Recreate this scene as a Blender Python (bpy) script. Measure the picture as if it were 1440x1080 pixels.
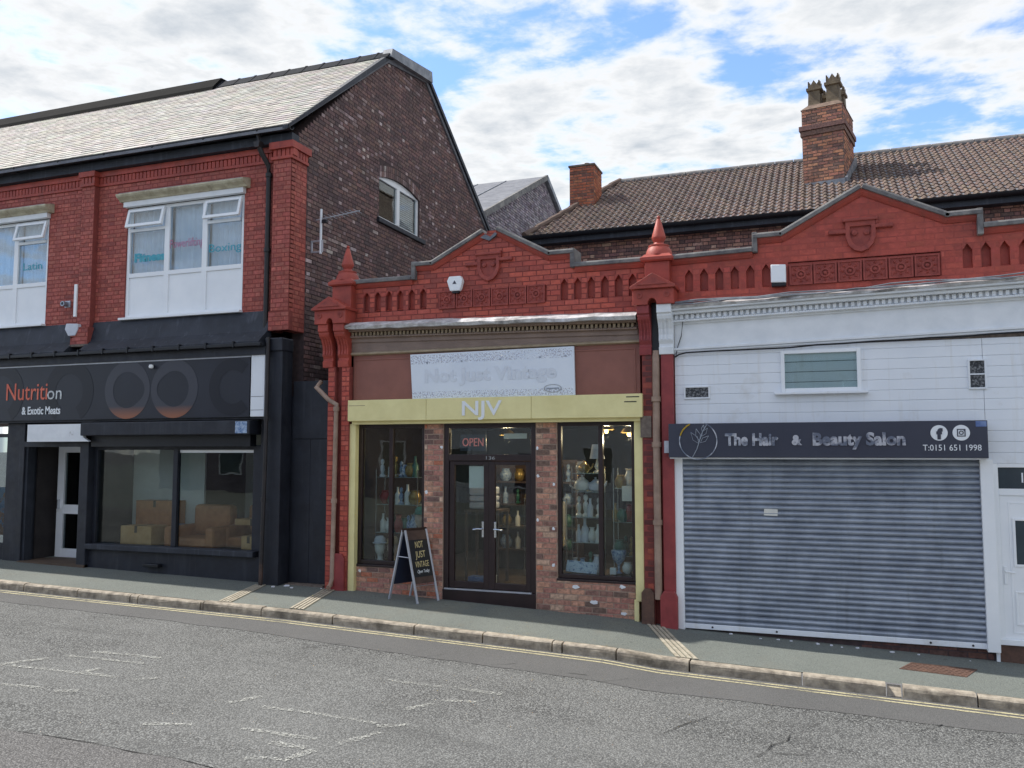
import bpy, bmesh, math, random
from mathutils import Vector, Matrix
R=math.radians
rnd=random.Random(7)
S=bpy.context.scene
for o in list(bpy.data.objects): bpy.data.objects.remove(o)
# ---------------------------------------------------------------- camera
cam_d=bpy.data.cameras.new('camera'); cam=bpy.data.objects.new('camera',cam_d); S.collection.objects.link(cam)
cam_d.sensor_width=36; cam_d.lens=30; cam_d.clip_end=3000; cam_d.clip_start=.05
CY,CZ=-12.3,2.35
cam.location=(0,CY,CZ); cam.rotation_euler=(R(90+4.526),0,R(20.439)); S.camera=cam
# ---------------------------------------------------------------- sky, sun, exposure
SUN_EL=50.; SUN_AZ=4.      # sun up on the -x side of the street, 4 degrees behind the facades
sd=Vector((-math.cos(R(SUN_EL))*math.cos(R(SUN_AZ)),math.cos(R(SUN_EL))*math.sin(R(SUN_AZ)),math.sin(R(SUN_EL))))
wd=bpy.data.worlds.new('World'); S.world=wd; wd.use_nodes=True
nt=wd.node_tree; nt.nodes.clear(); N=nt.nodes.new; L=nt.links.new
sky=N('ShaderNodeTexSky'); sky.sky_type='NISHITA'; sky.sun_disc=False
sky.sun_elevation=R(SUN_EL); sky.sun_rotation=math.atan2(sd.x,sd.y); sky.air_density=.85; sky.dust_density=.15; sky.ozone_density=4.
bgA=N('ShaderNodeBackground'); bgA.inputs[1].default_value=.10
L(sky.outputs[0],bgA.inputs[0])
tc=N('ShaderNodeTexCoord'); sep=N('ShaderNodeSeparateXYZ'); L(tc.outputs['Generated'],sep.inputs[0])
mx=N('ShaderNodeMath'); mx.operation='MAXIMUM'; mx.inputs[1].default_value=.045; L(sep.outputs[2],mx.inputs[0])
cb=[]
for i in (0,1):
    dv=N('ShaderNodeMath'); dv.operation='DIVIDE'; L(sep.outputs[i],dv.inputs[0]); L(mx.outputs[0],dv.inputs[1]); cb.append(dv)
com=N('ShaderNodeCombineXYZ'); L(cb[0].outputs[0],com.inputs[0]); L(cb[1].outputs[0],com.inputs[1]); com.inputs[2].default_value=3.7
def wnoise(sc,det,rough,off,dist=0.):
    mp=N('ShaderNodeMapping'); mp.inputs['Location'].default_value=off; L(com.outputs[0],mp.inputs[0])
    n=N('ShaderNodeTexNoise'); n.inputs['Scale'].default_value=sc; n.inputs['Detail'].default_value=det; n.inputs['Roughness'].default_value=rough
    n.inputs['Distortion'].default_value=dist; L(mp.outputs[0],n.inputs['Vector']); return n
n1=wnoise(2.3,9,.56,(3.1,8.3,0),.15); n2=wnoise(8.,6,.6,(1.,2.,0),.2); n3=wnoise(.36,2,.5,(7.6,1.1,0))
def M2(op,a,b):
    m=N('ShaderNodeMath'); m.operation=op
    for i,v in enumerate((a,b)):
        if isinstance(v,(int,float)): m.inputs[i].default_value=v
        else: L(v,m.inputs[i])
    return m.outputs[0]
dens=M2('ADD',M2('MULTIPLY',n1.outputs[0],.55),M2('ADD',M2('MULTIPLY',n2.outputs[0],.22),M2('MULTIPLY',n3.outputs[0],.42)))
mask=N('ShaderNodeMapRange'); mask.interpolation_type='SMOOTHSTEP'; mask.inputs[1].default_value=.485; mask.inputs[2].default_value=.60
L(dens,mask.inputs[0])
shade=N('ShaderNodeMapRange'); shade.inputs[1].default_value=.55; shade.inputs[2].default_value=.70; L(dens,shade.inputs[0])
cc=N('ShaderNodeMix'); cc.data_type='RGBA'; L(shade.outputs[0],cc.inputs[0]); cc.inputs[6].default_value=(1,1,1,1); cc.inputs[7].default_value=(.56,.61,.67,1)
CLOUD=.37
bgB=N('ShaderNodeBackground'); bgB.inputs[1].default_value=CLOUD; L(cc.outputs[2],bgB.inputs[0])
ms=N('ShaderNodeMixShader'); L(mask.outputs[0],ms.inputs[0]); L(bgA.outputs[0],ms.inputs[1]); L(bgB.outputs[0],ms.inputs[2])
wo=N('ShaderNodeOutputWorld'); L(ms.outputs[0],wo.inputs[0])
sl=bpy.data.lights.new('sun','SUN'); sl.energy=2.0; sl.angle=R(.53); sl.color=(1,.95,.87)
so=bpy.data.objects.new('sun',sl); S.collection.objects.link(so); so.rotation_euler=sd.to_track_quat('Z','Y').to_euler(); so.location=(-20,5,30)
S.view_settings.view_transform='Standard'; S.view_settings.look='None'; S.view_settings.gamma=1; S.view_settings.use_curve_mapping=False
S.view_settings.exposure=1.55
S.render.engine='CYCLES'; S.cycles.max_bounces=8; S.cycles.transparent_max_bounces=16
# ---------------------------------------------------------------- pixel helpers (photo pixel -> point on a known plane)
yw=R(20.439); pt=R(4.526)
FW=(-math.sin(yw)*math.cos(pt),math.cos(yw)*math.cos(pt),math.sin(pt)); RT=(math.cos(yw),math.sin(yw),0); UP=(math.sin(yw)*math.sin(pt),-math.cos(yw)*math.sin(pt),math.cos(pt))
def ray(px,py):
    a=(px-720)/1200; b=-(py-540)/1200
    return [FW[i]+a*RT[i]+b*UP[i] for i in range(3)]
def PY(px,py,y=0.):
    d=ray(px,py); t=(y-CY)/d[1]; return (t*d[0],CZ+t*d[2])
ZP=[(-60,1.19),(-15.23,.271),(-9.26,.148),(-7.37,.113),(-2.72,-.051),(-2.0,-.115),(2.16,-.257),(60,-2.14)]
def zp(x):
    for (a,za),(b,zb) in zip(ZP,ZP[1:]):
        if x<=b: return za+(zb-za)*(x-a)/(b-a)
    return ZP[-1][1]
YK=-1.70; KH=.125
def zpav(x,y): return zp(x)+.03*y
def zroad(x,y): return zp(x)+.03*YK-KH+.014*max(0,min(YK-y,4.5))
def GR(px,py,road=False):
    z=0
    for _ in range(50):
        d=ray(px,py); t=(z-CZ)/d[2]; x=t*d[0]; y=CY+t*d[1]; z=.5*z+.5*(zroad(x,y) if road else zpav(x,y))
    return x,y,z
# ---------------------------------------------------------------- materials
def mk(name):
    m=bpy.data.materials.new(name); m.use_nodes=True; nt=m.node_tree; nt.nodes.clear()
    o=nt.nodes.new('ShaderNodeOutputMaterial'); p=nt.nodes.new('ShaderNodeBsdfPrincipled'); nt.links.new(p.outputs[0],o.inputs[0]); return m,nt,p
def c4(c): return (c[0],c[1],c[2],1)
def srgb(r,g,b):
    f=lambda v:(v/255/12.92 if v/255<=.04045 else ((v/255+.055)/1.055)**2.4)
    return (f(r),f(g),f(b))
def noise(nt,sc,det=5,rough=.6,stretch=None):
    g=nt.nodes.new('ShaderNodeNewGeometry'); src=g.outputs['Position']
    if stretch:
        mp=nt.nodes.new('ShaderNodeMapping'); mp.inputs['Scale'].default_value=stretch; nt.links.new(src,mp.inputs[0]); src=mp.outputs[0]
    n=nt.nodes.new('ShaderNodeTexNoise'); n.inputs['Scale'].default_value=sc; n.inputs['Detail'].default_value=det; n.inputs['Roughness'].default_value=rough
    nt.links.new(src,n.inputs['Vector']); return n.outputs[0]
def rng(nt,src,a,b,c=0.,d=1.):
    m=nt.nodes.new('ShaderNodeMapRange'); nt.links.new(src,m.inputs[0])
    for i,v in enumerate((a,b,c,d)): m.inputs[i+1].default_value=v
    return m.outputs[0]
def mix(nt,f,a,b,blend='MIX'):
    m=nt.nodes.new('ShaderNodeMix'); m.data_type='RGBA'; m.blend_type=blend
    for i,v in ((0,f),(6,a),(7,b)):
        if isinstance(v,(int,float)): m.inputs[i].default_value=v
        elif isinstance(v,tuple): m.inputs[i].default_value=c4(v)
        else: nt.links.new(v,m.inputs[i])
    return m.outputs[2]
def bump(nt,p,h,dist,strength=1.):
    b=nt.nodes.new('ShaderNodeBump'); b.inputs['Distance'].default_value=dist; b.inputs['Strength'].default_value=strength
    nt.links.new(h,b.inputs['Height']); nt.links.new(b.outputs[0],p.inputs['Normal'])
MATS={}
def mat(name,c1,c2=None,sc=5,rough=.75,bmp=0.,bsc=60,metal=0.,spec=.4,attr=False,stain=None,stain_th=(.6,.72),streak=None,lo=.35,hi=.65,rough2=None):
    """painted / mineral surface: two-tone noise, optional stain patches and vertical run marks, fine relief"""
    m,nt,p=mk(name)
    f=rng(nt,noise(nt,sc,7,.62),lo,hi)
    if attr:
        a=nt.nodes.new('ShaderNodeVertexColor'); a.layer_name='bc'
        dk=mix(nt,1.,a.outputs[0],(c1[0],c1[1],c1[2]),'MULTIPLY'); lt=mix(nt,1.,a.outputs[0],(c2[0],c2[1],c2[2]),'MULTIPLY')
        col=mix(nt,f,dk,lt)
    else: col=mix(nt,f,tuple(c1),tuple(c2 or c1))
    if stain: col=mix(nt,rng(nt,noise(nt,1.3,6,.65),stain_th[0],stain_th[1],0,.8),col,tuple(stain))
    if streak: col=mix(nt,rng(nt,noise(nt,3.,5,.6,(3.2,3.2,.22)),.56,.74,0,.65),col,tuple(streak))
    nt.links.new(col,p.inputs['Base Color']); p.inputs['Roughness'].default_value=rough; p.inputs['Metallic'].default_value=metal; p.inputs['Specular IOR Level'].default_value=spec
    if rough2 is not None: nt.links.new(rng(nt,noise(nt,sc*2.3,5),.35,.65,rough,rough2),p.inputs['Roughness'])
    if bmp: bump(nt,p,noise(nt,bsc,5,.6),bmp)
    MATS[name]=m; return m
def glass(name,tint=(.8,.86,.86),rf=1.):
    m=bpy.data.materials.new(name); m.use_nodes=True; nt=m.node_tree; nt.nodes.clear(); n=nt.nodes.new; l=nt.links.new
    o=n('ShaderNodeOutputMaterial'); t=n('ShaderNodeBsdfTransparent'); t.inputs[0].default_value=c4(tint); g=n('ShaderNodeBsdfGlossy'); g.inputs['Roughness'].default_value=.012
    lw=n('ShaderNodeLayerWeight'); lw.inputs[0].default_value=.5
    pw=n('ShaderNodeMath'); pw.operation='POWER'; pw.inputs[1].default_value=4.; l(lw.outputs['Facing'],pw.inputs[0])
    ml=n('ShaderNodeMath'); ml.operation='MULTIPLY_ADD'; ml.inputs[1].default_value=.9*rf; ml.inputs[2].default_value=.055*rf; ml.use_clamp=True; l(pw.outputs[0],ml.inputs[0])
    b=n('ShaderNodeBump'); b.inputs['Distance'].default_value=.0012; l(noise(nt,1.7,2),b.inputs['Height']); l(b.outputs[0],g.inputs['Normal'])
    x=n('ShaderNodeMixShader'); l(ml.outputs[0],x.inputs[0]); l(t.outputs[0],x.inputs[1]); l(g.outputs[0],x.inputs[2]); l(x.outputs[0],o.inputs[0]); MATS[name]=m; return m
def emis(name,c,s):
    m,nt,p=mk(name); p.inputs['Base Color'].default_value=c4(c); p.inputs['Emission Color'].default_value=c4(c); p.inputs['Emission Strength'].default_value=s; MATS[name]=m; return m
W1=(1,1,1)
mat('brick_paint',(.72,.72,.72),(1.12,1.1,1.1),14,.62,.0025,70,attr=True,spec=.35,stain=srgb(122,70,62),stain_th=(.54,.78),streak=srgb(130,76,68))
mat('brick_gable',(.75,.75,.75),(1.2,1.2,1.2),18,.85,.004,60,attr=True,stain=srgb(84,70,70),stain_th=(.46,.72),streak=srgb(96,80,80))
mat('brick_old',(.65,.65,.65),(1.25,1.22,1.2),22,.85,.005,55,attr=True)
mat('brick_glazed',(.8,.8,.8),(1.1,1.1,1.1),12,.5,.0015,60,attr=True,spec=.4,stain=srgb(116,58,48),stain_th=(.53,.76))
RED=srgb(150,66,60)
mat('terracotta_paint',srgb(174,78,65),srgb(148,64,55),3.5,.55,.0025,45,stain=srgb(112,58,49),stain_th=(.52,.74),streak=srgb(120,66,56))
mat('red_paint_dark',srgb(150,66,66),srgb(130,56,58),6,.55,.001,40)
mat('mortar_red',srgb(142,72,66),srgb(126,64,59),12,.9,.003,80)
mat('mortar_dark',srgb(84,70,70),srgb(68,58,60),12,.95,.004,80)
mat('mortar_buff',srgb(178,156,140),srgb(150,128,114),14,.95,.004,80)
mat('mortar_grey',srgb(128,116,106),srgb(96,86,80),14,.95,.004,80)
mat('slate_cream',(.78,.78,.78),(1.1,1.1,1.1),9,.8,.002,40,attr=True)
mat('tile_brown',(.7,.7,.7),(1.2,1.2,1.2),10,.85,.003,50,attr=True)
mat('lead',srgb(104,108,116),srgb(142,146,152),5,.5,.003,22,metal=.25)
mat('lead_sunlit',srgb(222,222,224),srgb(164,162,162),7,.45,.004,16,metal=.3,stain=srgb(70,66,64),stain_th=(.58,.68))  # lead capping, with the sun on it put into the pale base colour
mat('coping_stone',srgb(128,126,124),srgb(92,90,92),6,.85,.004,45,stain=srgb(168,164,156),stain_th=(.58,.72))
mat('ridge_black',(.004,.004,.005),(.008,.008,.009),3,.95,spec=.1)
mat('black_paint',srgb(36,40,50),srgb(26,29,38),3,.45,.0015,25,spec=.45,stain=srgb(58,60,68),stain_th=(.6,.78),streak=srgb(56,58,66),rough2=.6)
mat('black_felt',srgb(50,54,64),srgb(36,40,48),2.5,.6,.003,30,streak=srgb(84,88,98))
mat('black_plastic',srgb(30,32,38),srgb(22,24,30),4,.4)
mat('sign_black',srgb(40,43,54),srgb(36,39,48),1.5,.4,spec=.4)
mat('sign_ring',srgb(66,68,76),srgb(60,62,70),2,.4)
mat('sign_ring_dark',srgb(25,28,39),srgb(24,26,36),2,.4)
mat('sign_orange',srgb(132,80,58),srgb(104,70,60),5,.45)
mat('upvc',srgb(238,241,244),srgb(230,234,238),2,.35,spec=.45)
mat('upvc_dirty',srgb(232,236,241),srgb(225,230,236),1.2,.45,stain=srgb(186,181,172),stain_th=(.58,.8),streak=srgb(212,212,210))
mat('white_paint',srgb(232,235,238),srgb(220,224,228),4,.6,.001,30,stain=srgb(128,122,112),stain_th=(.68,.76))
mat('cream_mould',srgb(196,190,166),srgb(160,150,128),6,.8,.003,40,stain=srgb(78,72,62),stain_th=(.58,.7))
mat('yellow_paint',srgb(232,222,164),srgb(220,209,150),3,.5,.0008,40,stain=srgb(150,134,92),stain_th=(.7,.82))
mat('brown_panel',srgb(146,96,84),srgb(134,88,77),3,.55,.001,30)
mat('taupe_paint',srgb(146,126,114),srgb(126,108,98),3,.6,.0015,30,stain=srgb(84,70,62),stain_th=(.6,.75))
mat('dentil_taupe',srgb(172,156,132),srgb(150,134,112),8,.7)
mat('door_brown',srgb(48,34,36),srgb(38,27,29),4,.35,spec=.5)
mat('pipe_buff',srgb(164,140,124),srgb(138,116,102),5,.55,.001,30)
mat('pipe_black',srgb(44,40,42),srgb(34,32,34),6,.5,.001,30,stain=srgb(104,80,70),stain_th=(.58,.7))
mat('chrome',srgb(205,208,212),None,3,.22,metal=.9)
mat('ridge_dark',srgb(46,48,54),srgb(34,36,42),6,.9,spec=.1)
mat('steel_slat',srgb(164,172,184),srgb(136,144,157),3,.34,.006,2.2,metal=.35,streak=srgb(126,132,140))
mat('salon_sign',srgb(62,66,80),srgb(56,60,74),1.2,.35,spec=.45)
mat('salon_letters',srgb(206,212,222),srgb(120,130,148),6,.2,metal=.35,lo=.42,hi=.55)
mat('gold',srgb(214,180,72),None,3,.22,metal=.9)
mat('letter_white',srgb(228,232,236),None,2,.5)
mat('letter_orange',srgb(226,122,98),srgb(206,100,78),3,.5)
mat('letter_faint',srgb(208,214,224),srgb(217,224,233),9,.6)
mat('letter_silver',srgb(198,202,206),srgb(150,152,156),20,.3,metal=.6)
mat('sign_white',srgb(226,233,242),srgb(218,226,237),2,.55)
mat('letter_gold',srgb(206,190,140),None,3,.5)
mat('chalk_black',srgb(22,24,28),srgb(30,32,36),6,.6)
mat('wood_frame',srgb(84,66,58),srgb(66,50,44),9,.6,.001,50)
mat('alu',srgb(190,194,204),srgb(170,174,184),5,.35,metal=.4)
mat('navy_panel',srgb(36,44,66),srgb(30,38,58),3,.5)
mat('net_curtain',srgb(240,244,248),srgb(228,234,242),9,.9)
mat('room_dark',srgb(58,54,54),srgb(46,43,44),2,.9)
mat('room_pale',srgb(226,224,220),srgb(212,210,206),2,.9)
mat('room_floor',srgb(96,80,66),srgb(80,66,56),3,.7)
mat('cardboard',srgb(206,164,116),srgb(184,140,92),4,.8,.001,30)
mat('leather_tan',srgb(190,128,84),srgb(164,104,66),5,.5,.001,40)
mat('china_white',srgb(226,226,222),srgb(206,206,202),5,.25)
mat('china_blue',srgb(78,112,160),srgb(180,196,214),26,.25)
mat('china_green',srgb(70,120,104),srgb(50,92,80),8,.3)
mat('china_gold',srgb(176,150,92),srgb(130,104,60),10,.3,metal=.4)
mat('china_red',srgb(150,48,42),srgb(124,38,36),8,.35)
mat('cloth_white',srgb(208,212,222),srgb(188,194,206),5,.9)
mat('cloth_teal',srgb(46,132,122),srgb(36,104,98),8,.8)
mat('straw',srgb(196,172,138),srgb(168,142,108),30,.85,.001,90)
mat('skin_mannequin',srgb(196,176,160),srgb(180,160,146),5,.5)
mat('teal_vinyl',srgb(72,158,178),srgb(92,170,186),10,.6)
mat('pink_vinyl',srgb(190,132,158),srgb(176,120,148),10,.6)
mat('blue_plastic',srgb(74,98,152),srgb(120,140,180),9,.4)
mat('poster_print',srgb(150,90,70),srgb(90,140,180),5,.6,lo=.48,hi=.52)
mat('paper',srgb(222,222,214),srgb(208,208,202),4,.8)
mat('iron_rust',srgb(104,78,66),srgb(84,64,56),14,.8,.002,60)
mat('channel_stone',srgb(180,172,156),srgb(150,142,126),12,.85,.002,60)
mat('channel_gap',srgb(118,118,104),srgb(98,98,88),12,.9)
mat('pot_buff',srgb(122,108,88),srgb(92,80,66),7,.85,.003,40)
mat('flaunch',srgb(132,112,98),srgb(100,84,74),9,.9,.006,30)
mat('roof_grey',srgb(122,124,130),srgb(98,100,108),3,.8,.002,30)
mat('wall_grey',srgb(140,132,138),srgb(112,104,112),7,.9,.006,24)
mat('litter_white',srgb(220,222,230),None,3,.7)
glass('window_glass'); glass('glass_dark',(.62,.68,.7)); glass('glass_net',(.82,.88,.92),1.6)
emis('bulb_glow',(1,.55,.14),6.)
emis('neon_red',(.75,.22,.2),.10)
def asphalt(name,lo_,hi_,chip,bm,tracks=False,gum=False):
    m,nt,p=mk(name); g=nt.nodes.new('ShaderNodeNewGeometry')
    v=nt.nodes.new('ShaderNodeTexVoronoi'); v.inputs['Scale'].default_value=chip; nt.links.new(g.outputs['Position'],v.inputs['Vector'])
    sp=nt.nodes.new('ShaderNodeSeparateColor'); nt.links.new(v.outputs['Color'],sp.inputs[0])
    col=mix(nt,rng(nt,sp.outputs[0],.1,.95),lo_,hi_)
    col=mix(nt,rng(nt,v.outputs['Distance'],.38,.62,0,.75),col,tuple(c*.42 for c in lo_))
    col=mix(nt,rng(nt,noise(nt,.55,6,.6),.38,.66,0,.16),col,tuple(c*1.2 for c in hi_))
    col=mix(nt,rng(nt,noise(nt,2.7,5,.6),.56,.72,0,.22),col,tuple(c*.7 for c in lo_))
    if tracks:
        col=mix(nt,rng(nt,noise(nt,1.,4,.55,(.10,1.1,1.)),.42,.62,0,.35),col,tuple(.5*(a+b)*.95 for a,b in zip(lo_,hi_)))
        col=mix(nt,rng(nt,noise(nt,1.,5,.6,(.35,1.6,1.)),.60,.74,0,.45),col,tuple(c*.75 for c in lo_))
    if gum:
        col=mix(nt,rng(nt,noise(nt,1.6,6,.65),.55,.72,0,.45),col,(.16,.15,.125))
        v2=nt.nodes.new('ShaderNodeTexVoronoi'); v2.inputs['Scale'].default_value=2.6; nt.links.new(g.outputs['Position'],v2.inputs['Vector'])
        col=mix(nt,rng(nt,v2.outputs['Distance'],.075,.055,0,.55),col,(.06,.06,.055))
    nt.links.new(col,p.inputs['Base Color']); p.inputs['Roughness'].default_value=.85; p.inputs['Specular IOR Level'].default_value=.3
    h=nt.nodes.new('ShaderNodeMath'); h.operation='MULTIPLY'; h.inputs[1].default_value=-1; nt.links.new(v.outputs['Distance'],h.inputs[0]); bump(nt,p,h.outputs[0],bm)
    MATS[name]=m
asphalt('asphalt_coarse',(.070,.071,.071),(.285,.29,.283),60,.008,True)
asphalt('asphalt_fine',(.12,.12,.12),(.175,.174,.172),150,.003)
asphalt('asphalt_patch',(.10,.098,.098),(.235,.23,.226),80,.005)
asphalt('pavement_tarmac',(.158,.175,.160),(.225,.243,.222),120,.002,False,True)
mat('kerb_stone',srgb(176,166,150),srgb(124,116,105),9,.9,.006,40,stain=srgb(84,78,68),stain_th=(.55,.68))
def worn(name,c,th):
    m,nt,p=mk(name); p.inputs['Base Color'].default_value=c4(c); p.inputs['Roughness'].default_value=.8
    f=rng(nt,noise(nt,38,6,.7),th-.07,th+.07); f2=rng(nt,noise(nt,2.2,4,.6),.28,.5)
    ml=nt.nodes.new('ShaderNodeMath'); ml.operation='MULTIPLY'; nt.links.new(f,ml.inputs[0]); nt.links.new(f2,ml.inputs[1])
    nt.links.new(ml.outputs[0],p.inputs['Alpha']); MATS[name]=m
worn('worn_white',srgb(178,179,173),.545); worn('worn_yellow',srgb(180,172,140),.41); worn('speckle_print',srgb(204,204,216),.58)
mat('crack',srgb(34,34,34),None,3,.95)
# ---------------------------------------------------------------- mesh helpers
COL=S.collection; LOC={}
class MB:
    def __init__(s): s.v=[]; s.f=[]; s.c=[]
    def add(s,vs,fs,col=None):
        b=len(s.v); s.v+=[tuple(v) for v in vs]; s.f+=[tuple(i+b for i in f) for f in fs]; s.c+=[col]*len(fs); return s
    def box(s,x0,x1,y0,y1,z0,z1,tilt=0.,col=None,xt=None):
        a=0 if xt is None else xt
        dz=lambda x:tilt*(x-a)
        s.add([(x,y,z+dz(x)) for x in (x0,x1) for y in (y0,y1) for z in (z0,z1)],[(0,1,3,2),(4,6,7,5),(0,4,5,1),(2,3,7,6),(0,2,6,4),(1,5,7,3)],col); return s
    def prism(s,poly,a,b,axis='y',col=None):
        """poly = 2-D points; axis y: (x,z) extruded from y=a to b; axis x: (y,z); axis z: (x,y)"""
        f={'y':lambda p,t:(p[0],t,p[1]),'x':lambda p,t:(t,p[0],p[1]),'z':lambda p,t:(p[0],p[1],t)}[axis]
        n=len(poly); s.add([f(p,a) for p in poly]+[f(p,b) for p in poly],[tuple(range(n)),tuple(range(2*n-1,n-1,-1))]+[(i,(i+1)%n,n+(i+1)%n,n+i) for i in range(n)],col); return s
    def tube(s,path,r,n=10,caps=True,col=None):
        P=[Vector(p) for p in path]; rings=[]
        for i,p in enumerate(P):
            d=(P[min(i+1,len(P)-1)]-P[max(i-1,0)]).normalized(); a=d.orthogonal().normalized() if abs(d.z)>.99 else d.cross(Vector((0,0,1))).normalized(); b=d.cross(a)
            rr=r[i] if isinstance(r,(list,tuple)) else r
            rings.append([p+rr*(math.cos(2*math.pi*k/n)*a+math.sin(2*math.pi*k/n)*b) for k in range(n)])
        vs=[v for q in rings for v in q]; fs=[(i*n+k,i*n+(k+1)%n,(i+1)*n+(k+1)%n,(i+1)*n+k) for i in range(len(P)-1) for k in range(n)]
        if caps: fs+=[tuple(range(n))[::-1],tuple(range((len(P)-1)*n,len(P)*n))]
        s.add(vs,fs,col); return s
    def lathe(s,prof,c,n=20,sq=False,col=None):
        """prof = (r,z) list; round (or square when sq) about the vertical through c"""
        vs=[]; 
        if sq: n=4
        for r,z in prof:
            for k in range(n):
                a=2*math.pi*(k+.5)/n if sq else 2*math.pi*k/n
                q=r*(1.41421 if sq else 1); vs.append((c[0]+q*math.cos(a),c[1]+q*math.sin(a),c[2]+z))
        m=len(prof); fs=[(i*n+k,i*n+(k+1)%n,(i+1)*n+(k+1)%n,(i+1)*n+k) for i in range(m-1) for k in range(n)]+[tuple(range(n))[::-1],tuple(range((m-1)*n,m*n))]
        s.add(vs,fs,col); return s
    def mesh(s,name,mt,smooth=False):
        me=bpy.data.meshes.new(name); me.from_pydata(s.v,[],s.f)
        bm=bmesh.new(); bm.from_mesh(me); bmesh.ops.recalc_face_normals(bm,faces=bm.faces); bm.to_mesh(me); bm.free()
        if any(c is not None for c in s.c):
            at=me.color_attributes.new('bc','FLOAT_COLOR','CORNER'); k=0; data=[]
            for p,c in zip(me.polygons,s.c):
                for _ in range(p.loop_total): data+=list((c or W1))+[1]
            at.data.foreach_set('color',data)
        for q in (mt if isinstance(mt,(list,tuple)) else [mt]): me.materials.append(MATS[q])
        if smooth:
            me.polygons.foreach_set('use_smooth',[True]*len(me.polygons)); me.update()
            try: me.set_sharp_from_angle(angle=R(40))
            except Exception: pass
        return me
    def build(s,name,mt,parent=None,smooth=False,bevel=0.,stuff=False):
        o=bpy.data.objects.new(name,s.mesh(name,mt,smooth)); COL.objects.link(o); par(o,parent)
        if bevel:
            b=o.modifiers.new('edge','BEVEL'); b.width=bevel; b.segments=2; b.limit_method='ANGLE'; b.angle_limit=R(35)
        if stuff: o['kind']='stuff'
        return o
def par(o,parent):
    if parent is None: return
    o.parent=parent
    if parent.name in LOC: o.matrix_parent_inverse=Matrix.Translation(-LOC[parent.name])
def thing(name,label,cat,loc=(0,0,0),group=None):
    o=bpy.data.objects.new(name,None); o.empty_display_size=.2; COL.objects.link(o); o.location=loc; LOC[o.name]=Vector(loc); return tag(o,label,cat,group)
def tag(o,label,cat=None,group=None):
    o['label']=label
    if cat: o['category']=cat
    if group: o['group']=group
    return o
def struct(o): o['kind']='structure'; return o
def fontmesh(name,cu,mt):
    """lettering outline -> plain mesh object, and its width"""
    t=bpy.data.objects.new(name,cu); COL.objects.link(t); dg=bpy.context.evaluated_depsgraph_get(); me=bpy.data.meshes.new_from_object(t.evaluated_get(dg)); bpy.data.objects.remove(t)
    me.materials.clear(); me.materials.append(MATS[mt]); o=bpy.data.objects.new(name,me); COL.objects.link(o); xs=[v.co.x for v in me.vertices]; return o,max(xs)-min(xs)
def text(name,s,cx,cz,y,h,w,mt,parent,ext=.004,rot=0.,shear=0.,bold=0.):
    """flat lettering facing the street: centred at (cx,cz), cap height about h, total width w"""
    cu=bpy.data.curves.new(name,'FONT'); cu.body=s; cu.size=h/.70; cu.extrude=ext; cu.align_x='CENTER'; cu.shear=shear; cu.offset=bold; cu.resolution_u=3
    o,wd_=fontmesh(name,cu,mt); k=w/max(wd_,1e-4) if w else 1
    lx=Vector((math.cos(rot),0,math.sin(rot))); o.scale=(k,1,1)
    o.rotation_euler=(R(90),-rot,0); o.location=Vector((cx,y,cz))-Vector((-math.sin(rot),0,math.cos(rot)))*h*.5
    par(o,parent); return o
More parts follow.
